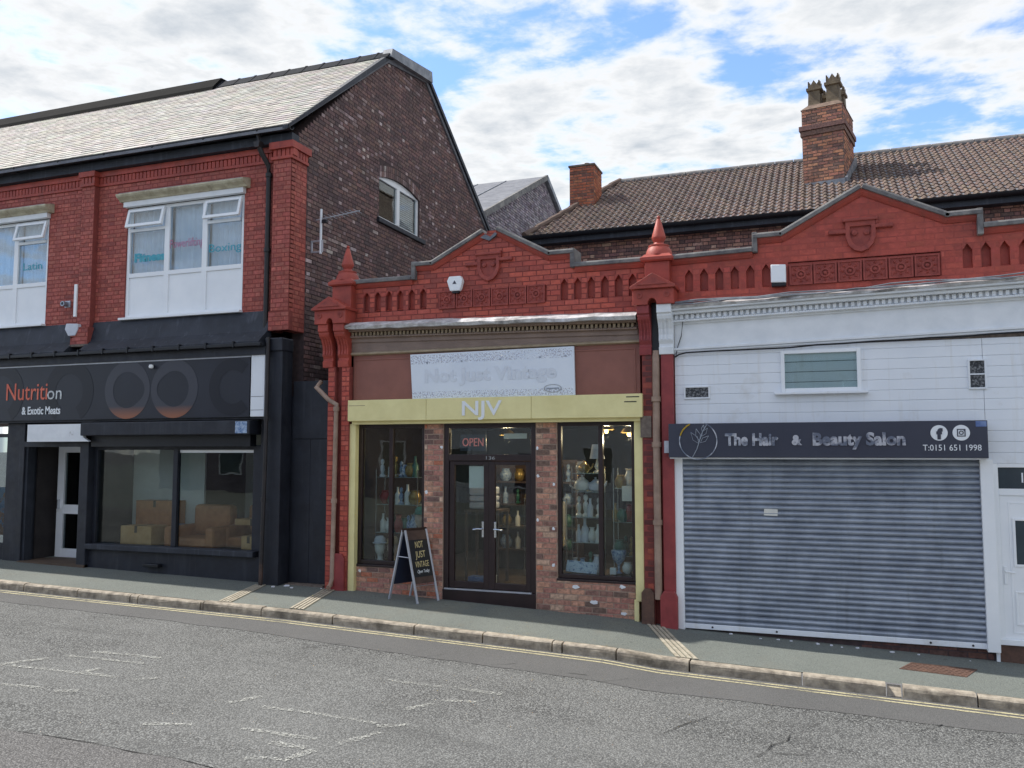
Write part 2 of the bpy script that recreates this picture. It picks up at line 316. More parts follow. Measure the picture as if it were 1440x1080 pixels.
# brick laying ------------------------------------------------------------------------------------
class Wall:
    """bricks laid course by course over the intervals a mask leaves free; mortar body behind, each brick proud and chamfered"""
    def __init__(s,axis,plane,course=.08,length=.225,proud=.007,bond='stretcher',seed=1):
        s.axis,s.plane,s.ch,s.ln,s.pr,s.bond=axis,plane,course,length,proud,bond; s.r=random.Random(seed); s.items=[]; s.body=MB()
    def P(s,u,z,d): return (u,s.plane-d,z) if s.axis=='y' else (s.plane+d,u,z)
    def lay(s,z0,z1,iv,colf,holes=(),thick=.2,zphase=0.,joint=.010):
        k0=int(math.floor((z0-zphase)/s.ch)); k=k0
        while True:
            a=max(z0,zphase+k*s.ch); b=min(z1,zphase+(k+1)*s.ch); k+=1
            if a>=z1-1e-6: break
            if b-a<.012: continue
            zm=(a+b)/2; ivs=[list(t) for t in (iv(zm) if callable(iv) else iv)]
            for (h0,h1,hz0,hz1) in holes:
                if hz0<zm<hz1:
                    n=[]
                    for p,q in ivs:
                        if h1<=p or h0>=q: n.append([p,q])
                        else:
                            if h0>p: n.append([p,h0])
                            if h1<q: n.append([h1,q])
                    ivs=n
            for p,q in ivs:
                if q-p<.02: continue
                s.bodybox(p,q,a,b,thick)
                if s.bond=='flemish': seq=[s.ln,s.ln*.5]
                elif s.bond=='english': seq=[s.ln] if (k%4) else [s.ln*.5]
                else: seq=[s.ln]
                per=sum(seq); ph=(k%2)*(s.ln*.5 if len(seq)==1 else s.ln*.75)
                u=math.floor((p-ph)/per)*per+ph; i=0
                while u<q:
                    L_=seq[i%len(seq)]; i+=1; c,d=max(u,p),min(u+L_,q); u+=L_
                    if d-c<.045: continue
                    s.items.append((c+joint/2,d-joint/2,a+joint/2,b-joint/2,colf(s.r,(c+d)/2,zm,d-c),s.pr*s.r.uniform(.5,1.5)))
    def bodybox(s,p,q,a,b,t):
        if s.axis=='y': s.body.box(p,q,s.plane,s.plane+t,a,b)
        else: s.body.box(s.plane-t,s.plane,p,q,a,b)
    def brick(s,m,c,d,a,b,col,pr):
        e=.004; v=[s.P(u,z,-.01) for u,z in ((c,a),(d,a),(d,b),(c,b))]+[s.P(u,z,pr) for u,z in ((c+e,a+e),(d-e,a+e),(d-e,b-e),(c+e,b-e))]
        m.add(v,[(4,5,6,7),(0,1,5,4),(1,2,6,5),(2,3,7,6),(3,0,4,7)],col)
    def done(s,parent,wall_name,body_mat,brick_mat,n_single=0,key=None,nvar=10,brick_name='brick'):
        w=s.body.build(wall_name,body_mat,parent)
        its=list(s.items)
        if n_single:
            def area(t):
                c=Vector(s.P((t[0]+t[1])/2,(t[2]+t[3])/2,0)); v=c-Vector((0,CY,CZ)); nrm=Vector((0,-1,0)) if s.axis=='y' else Vector((1,0,0))
                return (t[1]-t[0])*(t[3]-t[2])*abs(v.normalized().dot(nrm))/v.length_squared
            its.sort(key=key or area,reverse=True); single=its[:n_single]; its=its[n_single:]
            single.sort(key=lambda t:sum(t[4])); step=max(1,len(single)//nvar); meshes={}
            for j,t in enumerate(single):
                g=min(j//step,nvar-1)
                if g not in meshes:
                    m=MB(); e=.018; eh=.05
                    v=[(u,.02,z) for u,z in ((-.5,-.5),(.5,-.5),(.5,.5),(-.5,.5))]+[(u,-.008,z) for u,z in ((-.5+e,-.5+eh),(.5-e,-.5+eh),(.5-e,.5-eh),(-.5+e,.5-eh))]
                    m.add(v,[(4,5,6,7),(0,1,5,4),(1,2,6,5),(2,3,7,6),(3,0,4,7)],t[4]); meshes[g]=m.mesh(brick_name,brick_mat)
                o=bpy.data.objects.new(brick_name,meshes[g]); COL.objects.link(o)
                o.location=s.P((t[0]+t[1])/2,(t[2]+t[3])/2,t[5]-.008); o.scale=(t[1]-t[0],1,t[3]-t[2])
                if s.axis=='x': o.rotation_euler=(0,0,R(90))
                o.parent=w
        if its:
            m=MB()
            for t in its: s.brick(m,*t[:4],t[4],t[5])
            m.build('brickwork',brick_mat,w,stuff=True)
        return w
def jit(c,r,a=.12,b=.05):
    k=1+r.uniform(-a,a); return tuple(max(.004,v*k*(1+r.uniform(-b,b))) for v in c)
def pick(r,pal):
    t=r.random()*sum(w for _,w in pal)
    for c,w in pal:
        t-=w
        if t<=0: return jit(c,r)
    return jit(pal[0][0],r)
def frame(m,x0,x1,z0,z1,y0,y1,w,wb=None,wt=None):
    wb=w if wb is None else wb; wt=w if wt is None else wt
    m.box(x0,x0+w,y0,y1,z0,z1); m.box(x1-w,x1,y0,y1,z0,z1); m.box(x0+w,x1-w,y0+.001,y1-.001,z0,z0+wb); m.box(x0+w,x1-w,y0+.001,y1-.001,z1-wt,z1); return m

def ring_print():
    m,nt,p=mk('sign_ring'); g=nt.nodes.new('ShaderNodeNewGeometry'); q=nt.nodes.new('ShaderNodeSeparateXYZ'); nt.links.new(g.outputs['Position'],q.inputs[0])
    nt.links.new(mix(nt,rng(nt,q.outputs[2],3.17,2.97),srgb(56,58,68),srgb(150,94,66)),p.inputs['Base Color']); p.inputs['Roughness'].default_value=.4; MATS['sign_ring']=m
ring_print()
# ================================================================ ground, road, kerb
XS=sorted(set([-60,-45,-30,-22,-18]+[x for x,_ in ZP]+[-12,-10.5,-5,-4,-1,0,1,4,6,9,14,22,35]))
def sheet(name,ys,zf,mt,xs=XS,dz=0.):
    m=MB(); n=len(ys); vs=[(x,y,zf(x,y)+dz) for x in xs for y in ys]
    m.add(vs,[(i*n+j,(i+1)*n+j,(i+1)*n+j+1,i*n+j+1) for i in range(len(xs)-1) for j in range(n-1)]); return m.build(name,mt)
struct(sheet('pavement',[YK+.13,-1.2,-.6,0,1.2],zpav,'pavement_tarmac'))
struct(sheet('road',[-10.5,-7,-6.2,-5,-4,-3,-2.3,YK+.02],zroad,'asphalt_coarse'))
gm=MB(); gm.add([(-900,-900,3.),(900,-900,-28.),(900,900,-28.),(-900,900,3.)],[(0,1,2,3)]); g=gm.build('ground','asphalt_patch'); g.location=(0,0,-1.6); struct(g)
m=MB(); far=-10.5
m2=sheet('opposite_pavement',[-60,-20,-13.5,far],lambda x,y:zroad(x,-10)+.12,'pavement_tarmac'); struct(m2)
# fine tarmac strip along the kerb, irregular seam
m=MB(); xs=[-40+i*.25 for i in range(320)]; r=random.Random(3); vs=[]
off=0
for x in xs:
    off=.8*off+r.uniform(-.03,.03); ye=-2.62+.12*math.sin(x*.45)+off
    vs+=[(x,YK+.02,zroad(x,YK)+.004),(x,ye,zroad(x,ye)+.004)]
m.add(vs,[(2*i,2*i+2,2*i+3,2*i+1) for i in range(len(xs)-1)]); struct(m.build('road_edge_strip','asphalt_fine'))
# reinstated patch towards the crown of the road
m=MB(); P=[GR(px,py,True) for px,py in ((-260,985),(0,1026),(60,1034),(130,1046),(170,1054),(250,1068),(300,1080),(420,1130),(380,1300),(-300,1300))]
m.add([(x,y,zroad(x,y)+.004) for x,y,z in P],[tuple(range(len(P)))]); struct(m.build('road_patch','asphalt_patch'))
def ribbon(name,pts,w,mt,dz=.008,seed=0,jw=.0,parent=None):
    r=random.Random(seed); P=[Vector((p[0],p[1],0)) for p in pts]; Q=[]
    for a,b in zip(P,P[1:]):
        n=max(1,int((b-a).length/.12)); Q+=[a.lerp(b,i/n) for i in range(n)]
    Q.append(P[-1]); vs=[]
    for i,q in enumerate(Q):
        d=(Q[min(i+1,len(Q)-1)]-Q[max(i-1,0)]).normalized(); nr=Vector((-d.y,d.x,0)); ww=w*(1+r.uniform(-jw,jw)); o=nr*r.uniform(-1,1)*w*jw*.6
        for s_ in (-.5,.5):
            p=q+o+nr*ww*s_; vs.append((p.x,p.y,zroad(p.x,p.y)+dz))
    m=MB().add(vs,[(2*i,2*i+1,2*i+3,2*i+2) for i in range(len(Q)-1)]); return m.build(name,mt,parent)
xl=[x for x in range(-40,41)]
for i,y in enumerate((YK-.10,YK-.215)): struct(ribbon('yellow_line',[(x,y+.008*math.sin(x*1.3+i)) for x in xl],.05,'worn_yellow',.008,i,.1))
# faded painted lines left on the road
def px(*pp): return [GR(a,b,True)[:2] for a,b in pp]
WL=[px((0,935),(68,926)),px((0,935),(60,941),(110,947),(168,953)),px((90,922),(140,927),(202,934)),px((130,917),(180,921),(226,926)),px((180,957),(222,954)),px((110,947),(140,940)),px((0,963),(60,968)),px((75,973),(110,972)),
    px((316,990),(368,980)),px((368,995),(440,1003),(480,1010),(530,1018)),px((475,1047),(505,1040),(535,1030)),px((340,1025),(400,1034),(445,1040)),px((345,1066),(400,1069),(440,1056)),px((380,1045),(430,1052)),px((200,1019),(270,1020)),px((545,956),(585,963),(640,968),(705,977)),px((570,998),(612,990)),px((530,1022),(575,1020)),px((620,985),(670,988))]
for i,q in enumerate(WL): struct(ribbon('road_marking',q,.075,'worn_white',.008,10+i,.25))
CR=[px((1065,1066),(1078,1057),(1085,1049),(1108,1042),(1112,1032)),px((1135,1026),(1152,1018)),px((933,1032),(965,1018),(985,1013),(1015,1000)),px((690,936),(725,934)),px((798,947),(825,950)),px((840,960),(883,955)),px((425,912),(485,905)),px((560,928),(625,921)),px((60,1034),(130,1046),(185,1058),(250,1068),(300,1081)),px((0,1026),(60,1034)),px((1090,1060),(1140,1063)),px((1290,1030),(1325,1020))]
for i,q in enumerate(CR): struct(ribbon('road_crack',q,.008,'crack',.0085,40+i,.8))
# kerb stones
kerb=bpy.data.objects.new('kerb',None); COL.objects.link(kerb); struct(kerb)
KP=[(-400,766),(0,816),(108,829.4),(182,837.8),(285,849.5),(340,855.7),(467,868),(582,881.7),(680,891.5),(775,903),(866,915),(969,927.5),(1040,937),(1127,949),(1248,964),(1375,978),(1440,986),(2200,1080)]
def kx(p):
    for (a,ya),(b,yb) in zip(KP,KP[1:]):
        if p<=b: return PY(p,ya+(yb-ya)*(p-a)/(b-a),YK)[0]
J=[kx(p) for p in (33,108,182,193,281,285,367,467,581.6,678,776,790,866,969,1127.5,1247)]+[kx(1269),kx(1375)]
J=[J[0]-.95*k for k in range(24,0,-1)]+J+[J[-1]+.95*k for k in range(1,30)]
r=random.Random(11)
for a,b in zip(J,J[1:]):
    broken=abs(a-kx(1247))<1e-6
    w=.15; n=max(1,int((b-a)/.16)); m=MB(); dz=r.uniform(-.006,.006); dy=r.uniform(-.008,.008)
    vs=[]; prof=[(0,-.30),(.008,-.05),(.012,-.022),(.028,-.006),(.05,0),(w,0),(w,-.30)]
    if broken: prof=[(.03,-.30),(.04,-.11),(.07,-.085),(.10,-.07),(.12,-.05),(w,-.02),(w,-.30)]
    for i in range(n+1):
        x=a+.010+(b-a-.020)*i/n
        for q,(py_,pz) in enumerate(prof):
            jj=r.uniform(-.004,.004)*(4 if broken else 1) if 0<q<5 else 0
            vs.append((x,YK+dy+py_+jj,zpav(x,YK+.1)+dz+pz+jj*.6))
    k=len(prof); m.add(vs,[(i*k+j,(i+1)*k+j,(i+1)*k+(j+1)%k,i*k+(j+1)%k) for i in range(n) for j in range(k)]+[tuple(range(k)),tuple(range(n*k,n*k+k))[::-1]])
    m.build('kerb_stone','kerb_stone',kerb)
# ribbed drain channels across the pavement, manhole cover
def channel(a0,a1,b0,b1,label):
    t=thing('drain_channel',label,'drain channel',(a0[0],a0[1],zpav(*a0)),'ribbed drain channels crossing the pavement'); m=MB()
    A0,A1,B0,B1=[Vector((*q,0)) for q in (a0,a1,b0,b1)]
    zz=lambda v,d:(v.x,v.y,zpav(v.x,v.y)+d)
    n=8; 
    def strip(u0,u1,d):
        vs=[]
        for i in range(n+1):
            l=A0.lerp(B0,i/n); rr=A1.lerp(B1,i/n)
            for u in (u0,u1): p=l.lerp(rr,u); vs+=[zz(p,-.02),zz(p,d)]
        return MB().add(vs,[(4*i+1,4*i+5,4*i+7,4*i+3) for i in range(n)]+[(4*i,4*i+4,4*i+5,4*i+1) for i in range(n)]+[(4*i+2,4*i+3,4*i+7,4*i+6) for i in range(n)]+[(0,1,3,2),(4*n,4*n+2,4*n+3,4*n+1)])
    strip(0,1,.004).build('channel_bed','channel_gap',t)
    for k in range(4): strip(.03+k*.25,.19+k*.25,.012).build('rib','channel_stone',t)
channel((-9.06,-.25),(-8.86,-.22),(-8.74,YK+.14),(-8.50,YK+.14),'ribbed pale drain channel below the black shopfront downpipe')
channel((-7.80,-.14),(-7.58,-.14),(-7.47,YK+.14),(-7.22,YK+.14),'ribbed pale drain channel below the pipe beside the black gate')
channel((-2.50,-.16),(-2.24,-.16),(-1.86,YK+.14),(-1.57,YK+.14),'ribbed pale drain channel between yellow post and roller shutter')
t=thing('manhole_cover','rusty rectangular manhole cover in the pavement before the shutter','manhole cover',(1.1,-.75,zpav(1.1,-.75)))
def pq(P,d,e): return [(x,y,zpav(x,y)+d) for x,y in P]
F=[(.85,-.57),(1.57,-.56),(1.40,-.97),(.69,-.93)]; c=Vector((sum(p[0] for p in F)/4,sum(p[1] for p in F)/4))
I=[tuple(Vector(p).lerp(c,.07)) for p in F]
MB().add(pq(F,.006,0)+pq(I,.006,0)+pq(F,-.03,0),[(i,(i+1)%4,4+(i+1)%4,4+i) for i in range(4)]+[(i,8+i,8+(i+1)%4,(i+1)%4) for i in range(4)]).build('frame','iron_rust',t)
mm=MB(); mm.add(pq(I,.003,0),[(0,1,2,3)])
for i in range(12):
    for j in range(5):
        u,v=(i+.5)/12,(j+.5)/5; a=Vector(I[0]).lerp(Vector(I[1]),u); b=Vector(I[3]).lerp(Vector(I[2]),u); q=a.lerp(b,v)
        mm.box(q.x-.018,q.x+.018,q.y-.012,q.y+.012,zpav(q.x,q.y),zpav(q.x,q.y)+.007)
mm.build('plate','iron_rust',t)
# ================================================================ left building: painted brick over a black shopfront
LB=thing('corner_shop_building','two-storey red painted brick shop with cream slate roof and black shopfront','building',(-8.62,0,.13))
WINS=[(-12.34,-9.67),(-17.0,-14.32)]
redpal=[(srgb(170,91,80),5),(srgb(162,84,74),3),(srgb(178,99,87),2),(srgb(150,78,70),.7)]
cf=lambda r,u,z,l:pick(r,redpal)
w=Wall('y',0.,.079,.225,.003,'flemish',5)
w.lay(4.42,7.42,[(-28,-8.99)],cf,[(a,b,4.80,7.02) for a,b in WINS]+[(-13.38,-13.06,0,9)],.25)
w.done(LB,'front_wall','mortar_red','brick_paint',215)
w=Wall('y',-.11,.079,.225,.003,'flemish',6); w.lay(4.76,7.42,[(-8.99,-8.62)],cf,(),.11); w.lay(4.42,4.757,[(-9.03,-8.61)],cf,(),.11); w.done(LB,'pier','mortar_red','brick_paint',45)
w=Wall('y',-.11,.079,.225,.003,'flemish',8); w.lay(4.35,7.42,[(-13.38,-13.06)],cf,(),.11); w.done(LB,'pier','mortar_red','brick_paint',40)
w=Wall('x',-8.62,.079,.225,.003,'flemish',7); w.lay(4.42,7.42,[(-.104,.36)],cf,(),.2); w.done(LB,'pier_return','mortar_red','brick_paint',0)
# corbelled cornice under the gutter
m=MB(); m.box(-28,-9.0,-.03,.1,7.42,7.47); m.box(-28,-9.0,-.05,.1,7.60,7.70); m.box(-9.02,-8.58,-.15,.36,7.42,7.47); m.box(-9.04,-8.55,-.18,.40,7.60,7.72); m.box(-13.4,-13.04,-.15,.1,7.42,7.47); m.box(-13.42,-13.02,-.17,.1,7.6,7.7)
m.box(-28,-9.0,.0,.1,7.47,7.60); m.box(-8.99,-8.62,-.11,.36,7.47,7.60)
m.build('cornice','terracotta_paint',LB)
m=MB(); x=-27.9
while x<-8.6:
    pier=(-13.4<x<-13.05) or x>-9.02; y=-.135 if pier else -.025; m.box(x,x+.066,y,y+.12,7.475,7.595); x+=.088
yy=-.08
while yy<.36: m.box(-8.63,-8.585,yy,yy+.066,7.475,7.595); yy+=.088
m.build('corbel_course','terracotta_paint',LB,stuff=True)
MB().box(-28,-8.58,-.16,.05,7.71,7.86).build('soffit_board','black_felt',LB)
def gutter(name,x0,x1,y,z,r,mt,parent,tilt=0):
    m=MB(); n=10; pr=[(math.cos(math.pi+math.pi*k/n)*r,math.sin(math.pi+math.pi*k/n)*r) for k in range(n+1)]; pr+=[(a*.86,b*.86) for a,b in pr[::-1]]
    m.prism([(y+a,z+b) for a,b in pr],x0,x1,'x'); g=m.build(name,mt,parent,smooth=True)
    x=x0+.4
    while x<x1: MB().prism([(y+a*1.1,z+b*1.1) for a,b in pr],x,x+.035,'x').build('gutter_bracket',mt,g); x+=1.15
    return g
gutter('gutter',-28,-8.52,-.27,7.93,.075,'black_plastic',LB)
# roof: slates on the street slope, flat ridge cap, rear slope
E0=(-.34,7.93); E1=(3.2,10.74); E2=(5.0,11.03); E3=(9.3,8.05)
roof=MB().prism([(E0[0],E0[1]-.02),(E1[0],E1[1]-.02),(E2[0],E2[1]),(E3[0],E3[1]),(E3[0],E3[1]-.12),(E2[0],E2[1]-.14),(E1[0],E1[1]-.16),(E0[0],E0[1]-.08)],-28,-8.57,'x').build('roof','roof_grey',LB)
dv=Vector((0,E1[0]-E0[0],E1[1]-E0[1])); Ls=dv.length; dv/=Ls; nv=Vector((0,-dv.z,dv.y)); r=random.Random(21); m=MB(); gauge=.147; k=0
cream=[(srgb(176,171,164),5),(srgb(171,166,159),3),(srgb(181,176,169),2),(srgb(162,157,151),.6)]
while k*gauge<Ls-.02:
    s0=k*gauge; s1=min(s0+gauge+.03,Ls); x=-28+(.13 if k%2 else 0)
    while x<-8.56:
        a,b=x+.004,min(x+.256,-8.545)
        if b-a>.05:
            col=pick(r,cream); l0=.016+r.uniform(-.003,.004); l1=.004
            base=lambda xx,s_,h:tuple(Vector((xx,E0[0],E0[1]))+dv*s_+nv*h)
            m.add([base(a,s0,0),base(b,s0,0),base(b,s1,-.004),base(a,s1,-.004),base(a,s0,l0),base(b,s0,l0),base(b,s1,l1),base(a,s1,l1)],[(4,5,6,7),(0,1,5,4),(1,2,6,5),(3,0,4,7)],col)
        x+=.26
    k+=1
m.build('roof_slates','slate_cream',roof,stuff=True)
m=MB(); m.prism([(2.90,10.53),(2.93,10.62),(3.2,10.93),(3.5,10.95),(3.5,10.74),(3.1,10.6)],-28,-12.92,'x'); m.build('ridge_cap','ridge_black',roof)
m=MB(); x=-12.91
while x<-8.6: m.prism([(2.99,10.61),(3.22,10.84),(3.45,10.86),(3.5,10.74),(3.1,10.62)],x,min(x+.44,-8.5),'x'); m.prism([(2.98,10.61),(3.215,10.852),(3.455,10.872),(3.5,10.74),(3.1,10.61)],x,x+.05,'x'); x+=.45
m.build('ridge_tile','ridge_dark',roof)
MB().prism([(3.1,10.66),(3.17,10.86),(5.08,11.16),(5.12,10.92)],-8.68,-8.46,'x').build('verge_cap','lead',roof)
m=MB().prism([(-.36,7.86),(-.36,7.92),(3.16,10.74),(3.2,10.64)],-8.64,-8.53,'x'); m.prism([(5.0,11.0),(5.08,11.05),(9.36,8.08),(9.3,8.0)],-8.64,-8.52,'x'); m.build('verge_board','black_felt',roof)
# gable wall
def giv(z):
    f=.36 if z<7.88 else max(.36 if z<7.7 else 0,(z-7.86)/2.86*3.2+.02)
    b=9.2 if z<8.12 else 5.0+(11.0-z)/2.98*4.3
    if z<7.42: f=.36
    elif z<7.88: f=.40 if z<7.72 else 0.
    return [(f,b)] if b>f else []
gpal=[(srgb(120,96,93),6),(srgb(108,86,86),4),(srgb(130,101,96),3),(srgb(98,82,83),2)]
pale=[(srgb(172,152,150),1),(srgb(148,127,126),2.),(srgb(190,174,171),.5)]
def cg(r,u,z,l):
    band=.11+.10*math.sin(z*2.2+u*.8)+.06*math.sin(u*1.9-z)
    return pick(r,pale) if r.random()<max(.04,band)*(1.5 if l<.15 else .55) else pick(r,gpal)
GW=(2.95,4.80,7.17,8.12)
w=Wall('x',-8.62,.078,.225,.007,'flemish',9)
w.lay(3.3,10.95,giv,cg,[GW,(2.95,4.80,8.0,8.42)],.25)
gw=w.done(LB,'gable_wall','mortar_dark','brick_gable',0)
# segmental arch over the gable window, sill, window
m=MB(); mb=MB(); r=random.Random(4)
for ring in (0,1):
    n=20
    for i in range(n):
        u0=2.95+1.85*i/n+.006; u1=2.95+1.85*(i+1)/n-.006
        f=lambda u:8.03+.14*(1-((u-3.875)/.925)**2)+.125*ring
        g=[(u0,f(u0)),(u1,f(u1)),(u1,f(u1)+.115),(u0,f(u0)+.115)]
        m.prism(g,-8.63,-8.61,'x',cg(r,u0,8.3,.1))
for a,b in ((2.95,4.8),): mb.prism([(a,8.03)]+[(a+(b-a)*i/12,8.03+.14*(1-((a+(b-a)*i/12-3.875)/.925)**2)) for i in range(13)][1:]+[(b,8.44),(a,8.44)],-8.84,-8.622,'x')
mb.build('arch_backing','mortar_dark',gw); m.build('arch_brick','brick_gable',gw)
MB().box(-8.66,-8.55,2.85,5.0,7.06,7.16).build('window_sill','black_paint',LB,bevel=.01)
gwin=MB(); gwin.box(-8.72,-8.66,2.95,3.01,7.16,8.10); gwin.box(-8.72,-8.66,4.74,4.80,7.16,8.10); gwin.box(-8.719,-8.661,3.01,4.74,7.16,7.23); gwin.box(-8.719,-8.661,3.01,4.74,8.02,8.17); gwin.box(-8.715,-8.655,3.79,3.92,7.23,8.02)
gwo=gwin.build('window','upvc',LB,bevel=.006)
MB().box(-8.70,-8.694,3.01,3.79,7.23,8.02).box(-8.70,-8.694,3.92,4.74,7.23,8.02).build('pane','window_glass',gwo)
m=MB()
for i in range(16): m.box(-8.80,-8.765,3.93,4.73,7.25+i*.047,7.258+i*.047)
m.build('blind','cloth_white',gwo)
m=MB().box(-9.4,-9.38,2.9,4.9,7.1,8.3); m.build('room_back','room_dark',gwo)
# upper windows
def upper_window(x0,x1,k):
    wn=frame(MB(),x0,x1,4.83,6.93,.02,.10,.06); c=[x0+.06,x0+.93,x0+1.79,x1-.06]
    for a in c[1:3]: wn.box(a-.05,a+.06,.021,.099,4.89,6.87)
    wn.box(x0+.06,x1-.06,.022,.098,5.60,5.68)
    for i in (0,2): wn.box(c[i]+.05 if i else c[0],c[i+1]-.05,.023,.097,6.47,6.53)
    W=wn.build('window','upvc',LB,bevel=.004)
    for i in range(3):
        a,b=c[i]+(.06 if i else 0),c[i+1]-(.05 if i<2 else 0)
        MB().box(a,b,.045,.07,4.89,5.60).build('panel','upvc',W,bevel=.003)
        MB().box(a,b,.055,.061,5.68,6.47 if i!=1 else 6.87).build('pane','glass_net',W)
        if i!=1:   # top-hung vent standing open
            v=frame(MB(),a-.02,b+.02,-.36,0,-.05,0,.055); V=v.build('vent','upvc',W,bevel=.004); V.location=(0,.02,6.88); V.rotation_euler=(R(-13),0,0)
            q=MB().box(a+.03,b-.03,-.028,-.022,-.31,-.05).build('vent_pane','glass_net',V)
        n=44; m=MB(); r=random.Random(i+k*5); ph=r.uniform(0,6)
        xs=[a-.03+(b-a+.06)*j/n for j in range(n+1)]
        yv=[.17+.022*math.sin(x*44+ph+1.5*math.sin(x*9))+.01*math.sin(x*101) for x in xs]
        m.add([(x,y,z) for x,y in zip(xs,yv) for z in (5.62,6.9)],[(2*j,2*j+2,2*j+3,2*j+1) for j in range(n)]); m.build('net_curtain','net_curtain',W,smooth=True)
    MB().box(x0-.05,x1+.02,-.10,.03,4.79,4.832).build('sill','upvc',W,bevel=.004)
    m=MB().prism([(.0,6.935),(-.09,6.935),(-.09,7.03),(0,7.03)],x0-.02,x1+.03,'x'); m.build('head_board','white_paint',W)
    m=MB().prism([(.0,7.031),(-.11,7.031),(-.13,7.06),(-.20,7.10),(-.22,7.13),(-.22,7.155),(-.14,7.18),(0,7.21)],x0-.09,x1+.12,'x'); m.build('hood_moulding','cream_mould',W)
    MB().prism([(.0,7.182),(-.20,7.158),(-.20,7.17),(0,7.225)],x0-.04,x1+.08,'x').build('hood_flashing','lead',W)
    MB().box(x0-.1,x1+.1,.9,.92,4.7,7.1).build('room_back','room_pale',W)
    return W
W1_=upper_window(*WINS[0],0); W2_=upper_window(*WINS[1],1)
text('lettering','Fitness',-11.83,5.98,.05,.15,.72,'teal_vinyl',W1_,.002,0,0,.012)
text('lettering','Powerlifting',-10.98,6.18,.05,.16,.76,'pink_vinyl',W1_,.002)
text('lettering','Boxing',-10.12,6.02,.05,.15,.7,'teal_vinyl',W1_,.002)
text('lettering','Latin',-14.78,6.03,.05,.15,.5,'teal_vinyl',W2_,.002)
# downpipe with hopper head, black cast iron
def pipe(name,path,r,mt,parent,collars=()):
    p=MB().tube(path,r,12).build(name,mt,parent,smooth=True)
    for c in collars:
        MB().lathe([(r*1.3,-.035),(r*1.3,.035)],c,12).build('pipe_collar',mt,p,smooth=True)
    return p
pipe('downpipe',[(-9.2,-.27,7.86),(-9.2,-.27,7.68),(-9.16,-.2,7.52),(-9.12,-.08,7.36),(-9.11,-.07,7.2),(-9.11,-.07,4.30)],.045,'pipe_black',LB,[(-9.11,-.07,7.18),(-9.11,-.07,5.85)])
MB().prism([(-9.26,7.72),(-9.13,7.72),(-9.15,7.62),(-9.23,7.62)],-.33,-.21,'y').build('hopper','pipe_black',LB)
# ---- black shopfront
for a,b in ((-28,-13.40),(-13.04,-9.03)): MB().prism([(-.008,4.79),(-.03,4.79),(-.13,4.42),(-.36,4.22),(-.36,4.18),(-.008,4.18)],a,b,'x').build('fascia_flashing','black_felt',LB)
MB().box(-28,-8.97,-.355,-.009,4.14,4.20).build('fascia_ledge','black_felt',LB)
w=Wall('y',-.20,.079,.225,.004,'stretcher',15); w.lay(4.36,4.69,[(-13.43,-13.0)],cf,(),.19); w.done(LB,'pier_base','mortar_red','brick_paint',12); MB().box(-13.45,-12.98,-.215,-.01,4.315,4.362).build('pier_base_slab','mortar_grey',LB,bevel=.006)
g=MB().box(-28,-8.95,-.42,-.36,4.13,4.19).build('fascia_gutter','black_plastic',LB,bevel=.01)
x=-27.5
while x<-9: MB().box(x,x+.03,-.43,-.37,4.12,4.225).build('gutter_clip','black_plastic',g); x+=.58
MB().box(-28,-8.93,-.30,.0,3.99,4.13).build('fascia_board','black_paint',LB)
MB().box(-28,-8.97,-.20,.0,2.90,3.99).build('sign_backing','black_paint',LB)
MB().box(-8.985,-8.655,-.20,.1,.02,4.14).build('shop_pilaster','black_paint',LB,bevel=.012); MB().box(-9.13,-8.99,-.09,.1,.02,2.9).build('pilaster_margin','black_paint',LB)
MB().box(-9.0,-8.64,-.235,.1,4.05,4.28).build('pilaster_cap','black_paint',LB,bevel=.02)
pipe('downpipe',[(-8.90,-.27,4.28),(-8.885,-.29,4.1),(-8.89,-.29,2.2),(-8.93,-.29,.14)],.034,'pipe_black',LB,[(-8.885,-.29,2.9),(-8.905,-.29,1.55)])
MB().box(-12.92,-9.18,-.36,-.02,2.64,2.88).build('shutter_box','black_paint',LB,bevel=.015)
MB().box(-12.86,-9.30,-.16,-.0,2.44,2.64).build('shutter_guide_head','black_plastic',LB)
m=MB().prism([(-14.30,2.86),(-12.93,2.86),(-12.94,2.70),(-12.89,2.60),(-12.76,2.535),(-14.30,2.535)],-.30,-.24,'y'); m.build('blank_panel','white_paint',LB)
MB().box(-13.14,-12.93,-.14,.12,.0,2.54).build('door_post','black_paint',LB,bevel=.01)
MB().box(-15.06,-14.60,-.10,.2,.0,2.9).build('shop_pillar','black_paint',LB,bevel=.01)
MB().box(-14.62,-14.54,-.06,.1,.2,2.54).build('door_jamb','black_felt',LB)
MB().box(-14.62,-12.93,-.12,.12,2.44,2.54).build('door_head','black_paint',LB)
MB().box(-14.6,-12.93,-.16,1.6,.05,.27).build('doorstep','room_floor',LB)
MB().box(-12.93,-9.13,-.06,.15,.0,.56).build('stall_riser','black_paint',LB)
m=MB().box(-12.93,-9.2,-.16,.1,.56,.66); m.build('window_sill','black_felt',LB,bevel=.012)
MB().box(-11.55,-11.2,-.17,-.05,.30,.36).build('vent_hood','black_plastic',LB,bevel=.01)
fr=MB(); fr.box(-12.93,-12.85,.0,.09,.66,2.46); fr.box(-9.35,-9.13,.0,.09,.66,2.46); fr.box(-11.08,-10.98,-.002,.088,.66,2.46); fr.box(-12.85,-11.08,.001,.089,2.38,2.46); fr.box(-10.98,-9.35,.001,.089,2.38,2.46)
SF=fr.build('shop_window','black_paint',LB,bevel=.006)
for a,b in ((-12.85,-11.08),(-10.98,-9.35)): MB().box(a,b,.05,.058,.66,2.38).build('pane','window_glass',SF)
MB().box(-10.97,-9.36,.045,.05,2.33,2.38).build('blind_edge','upvc',SF)
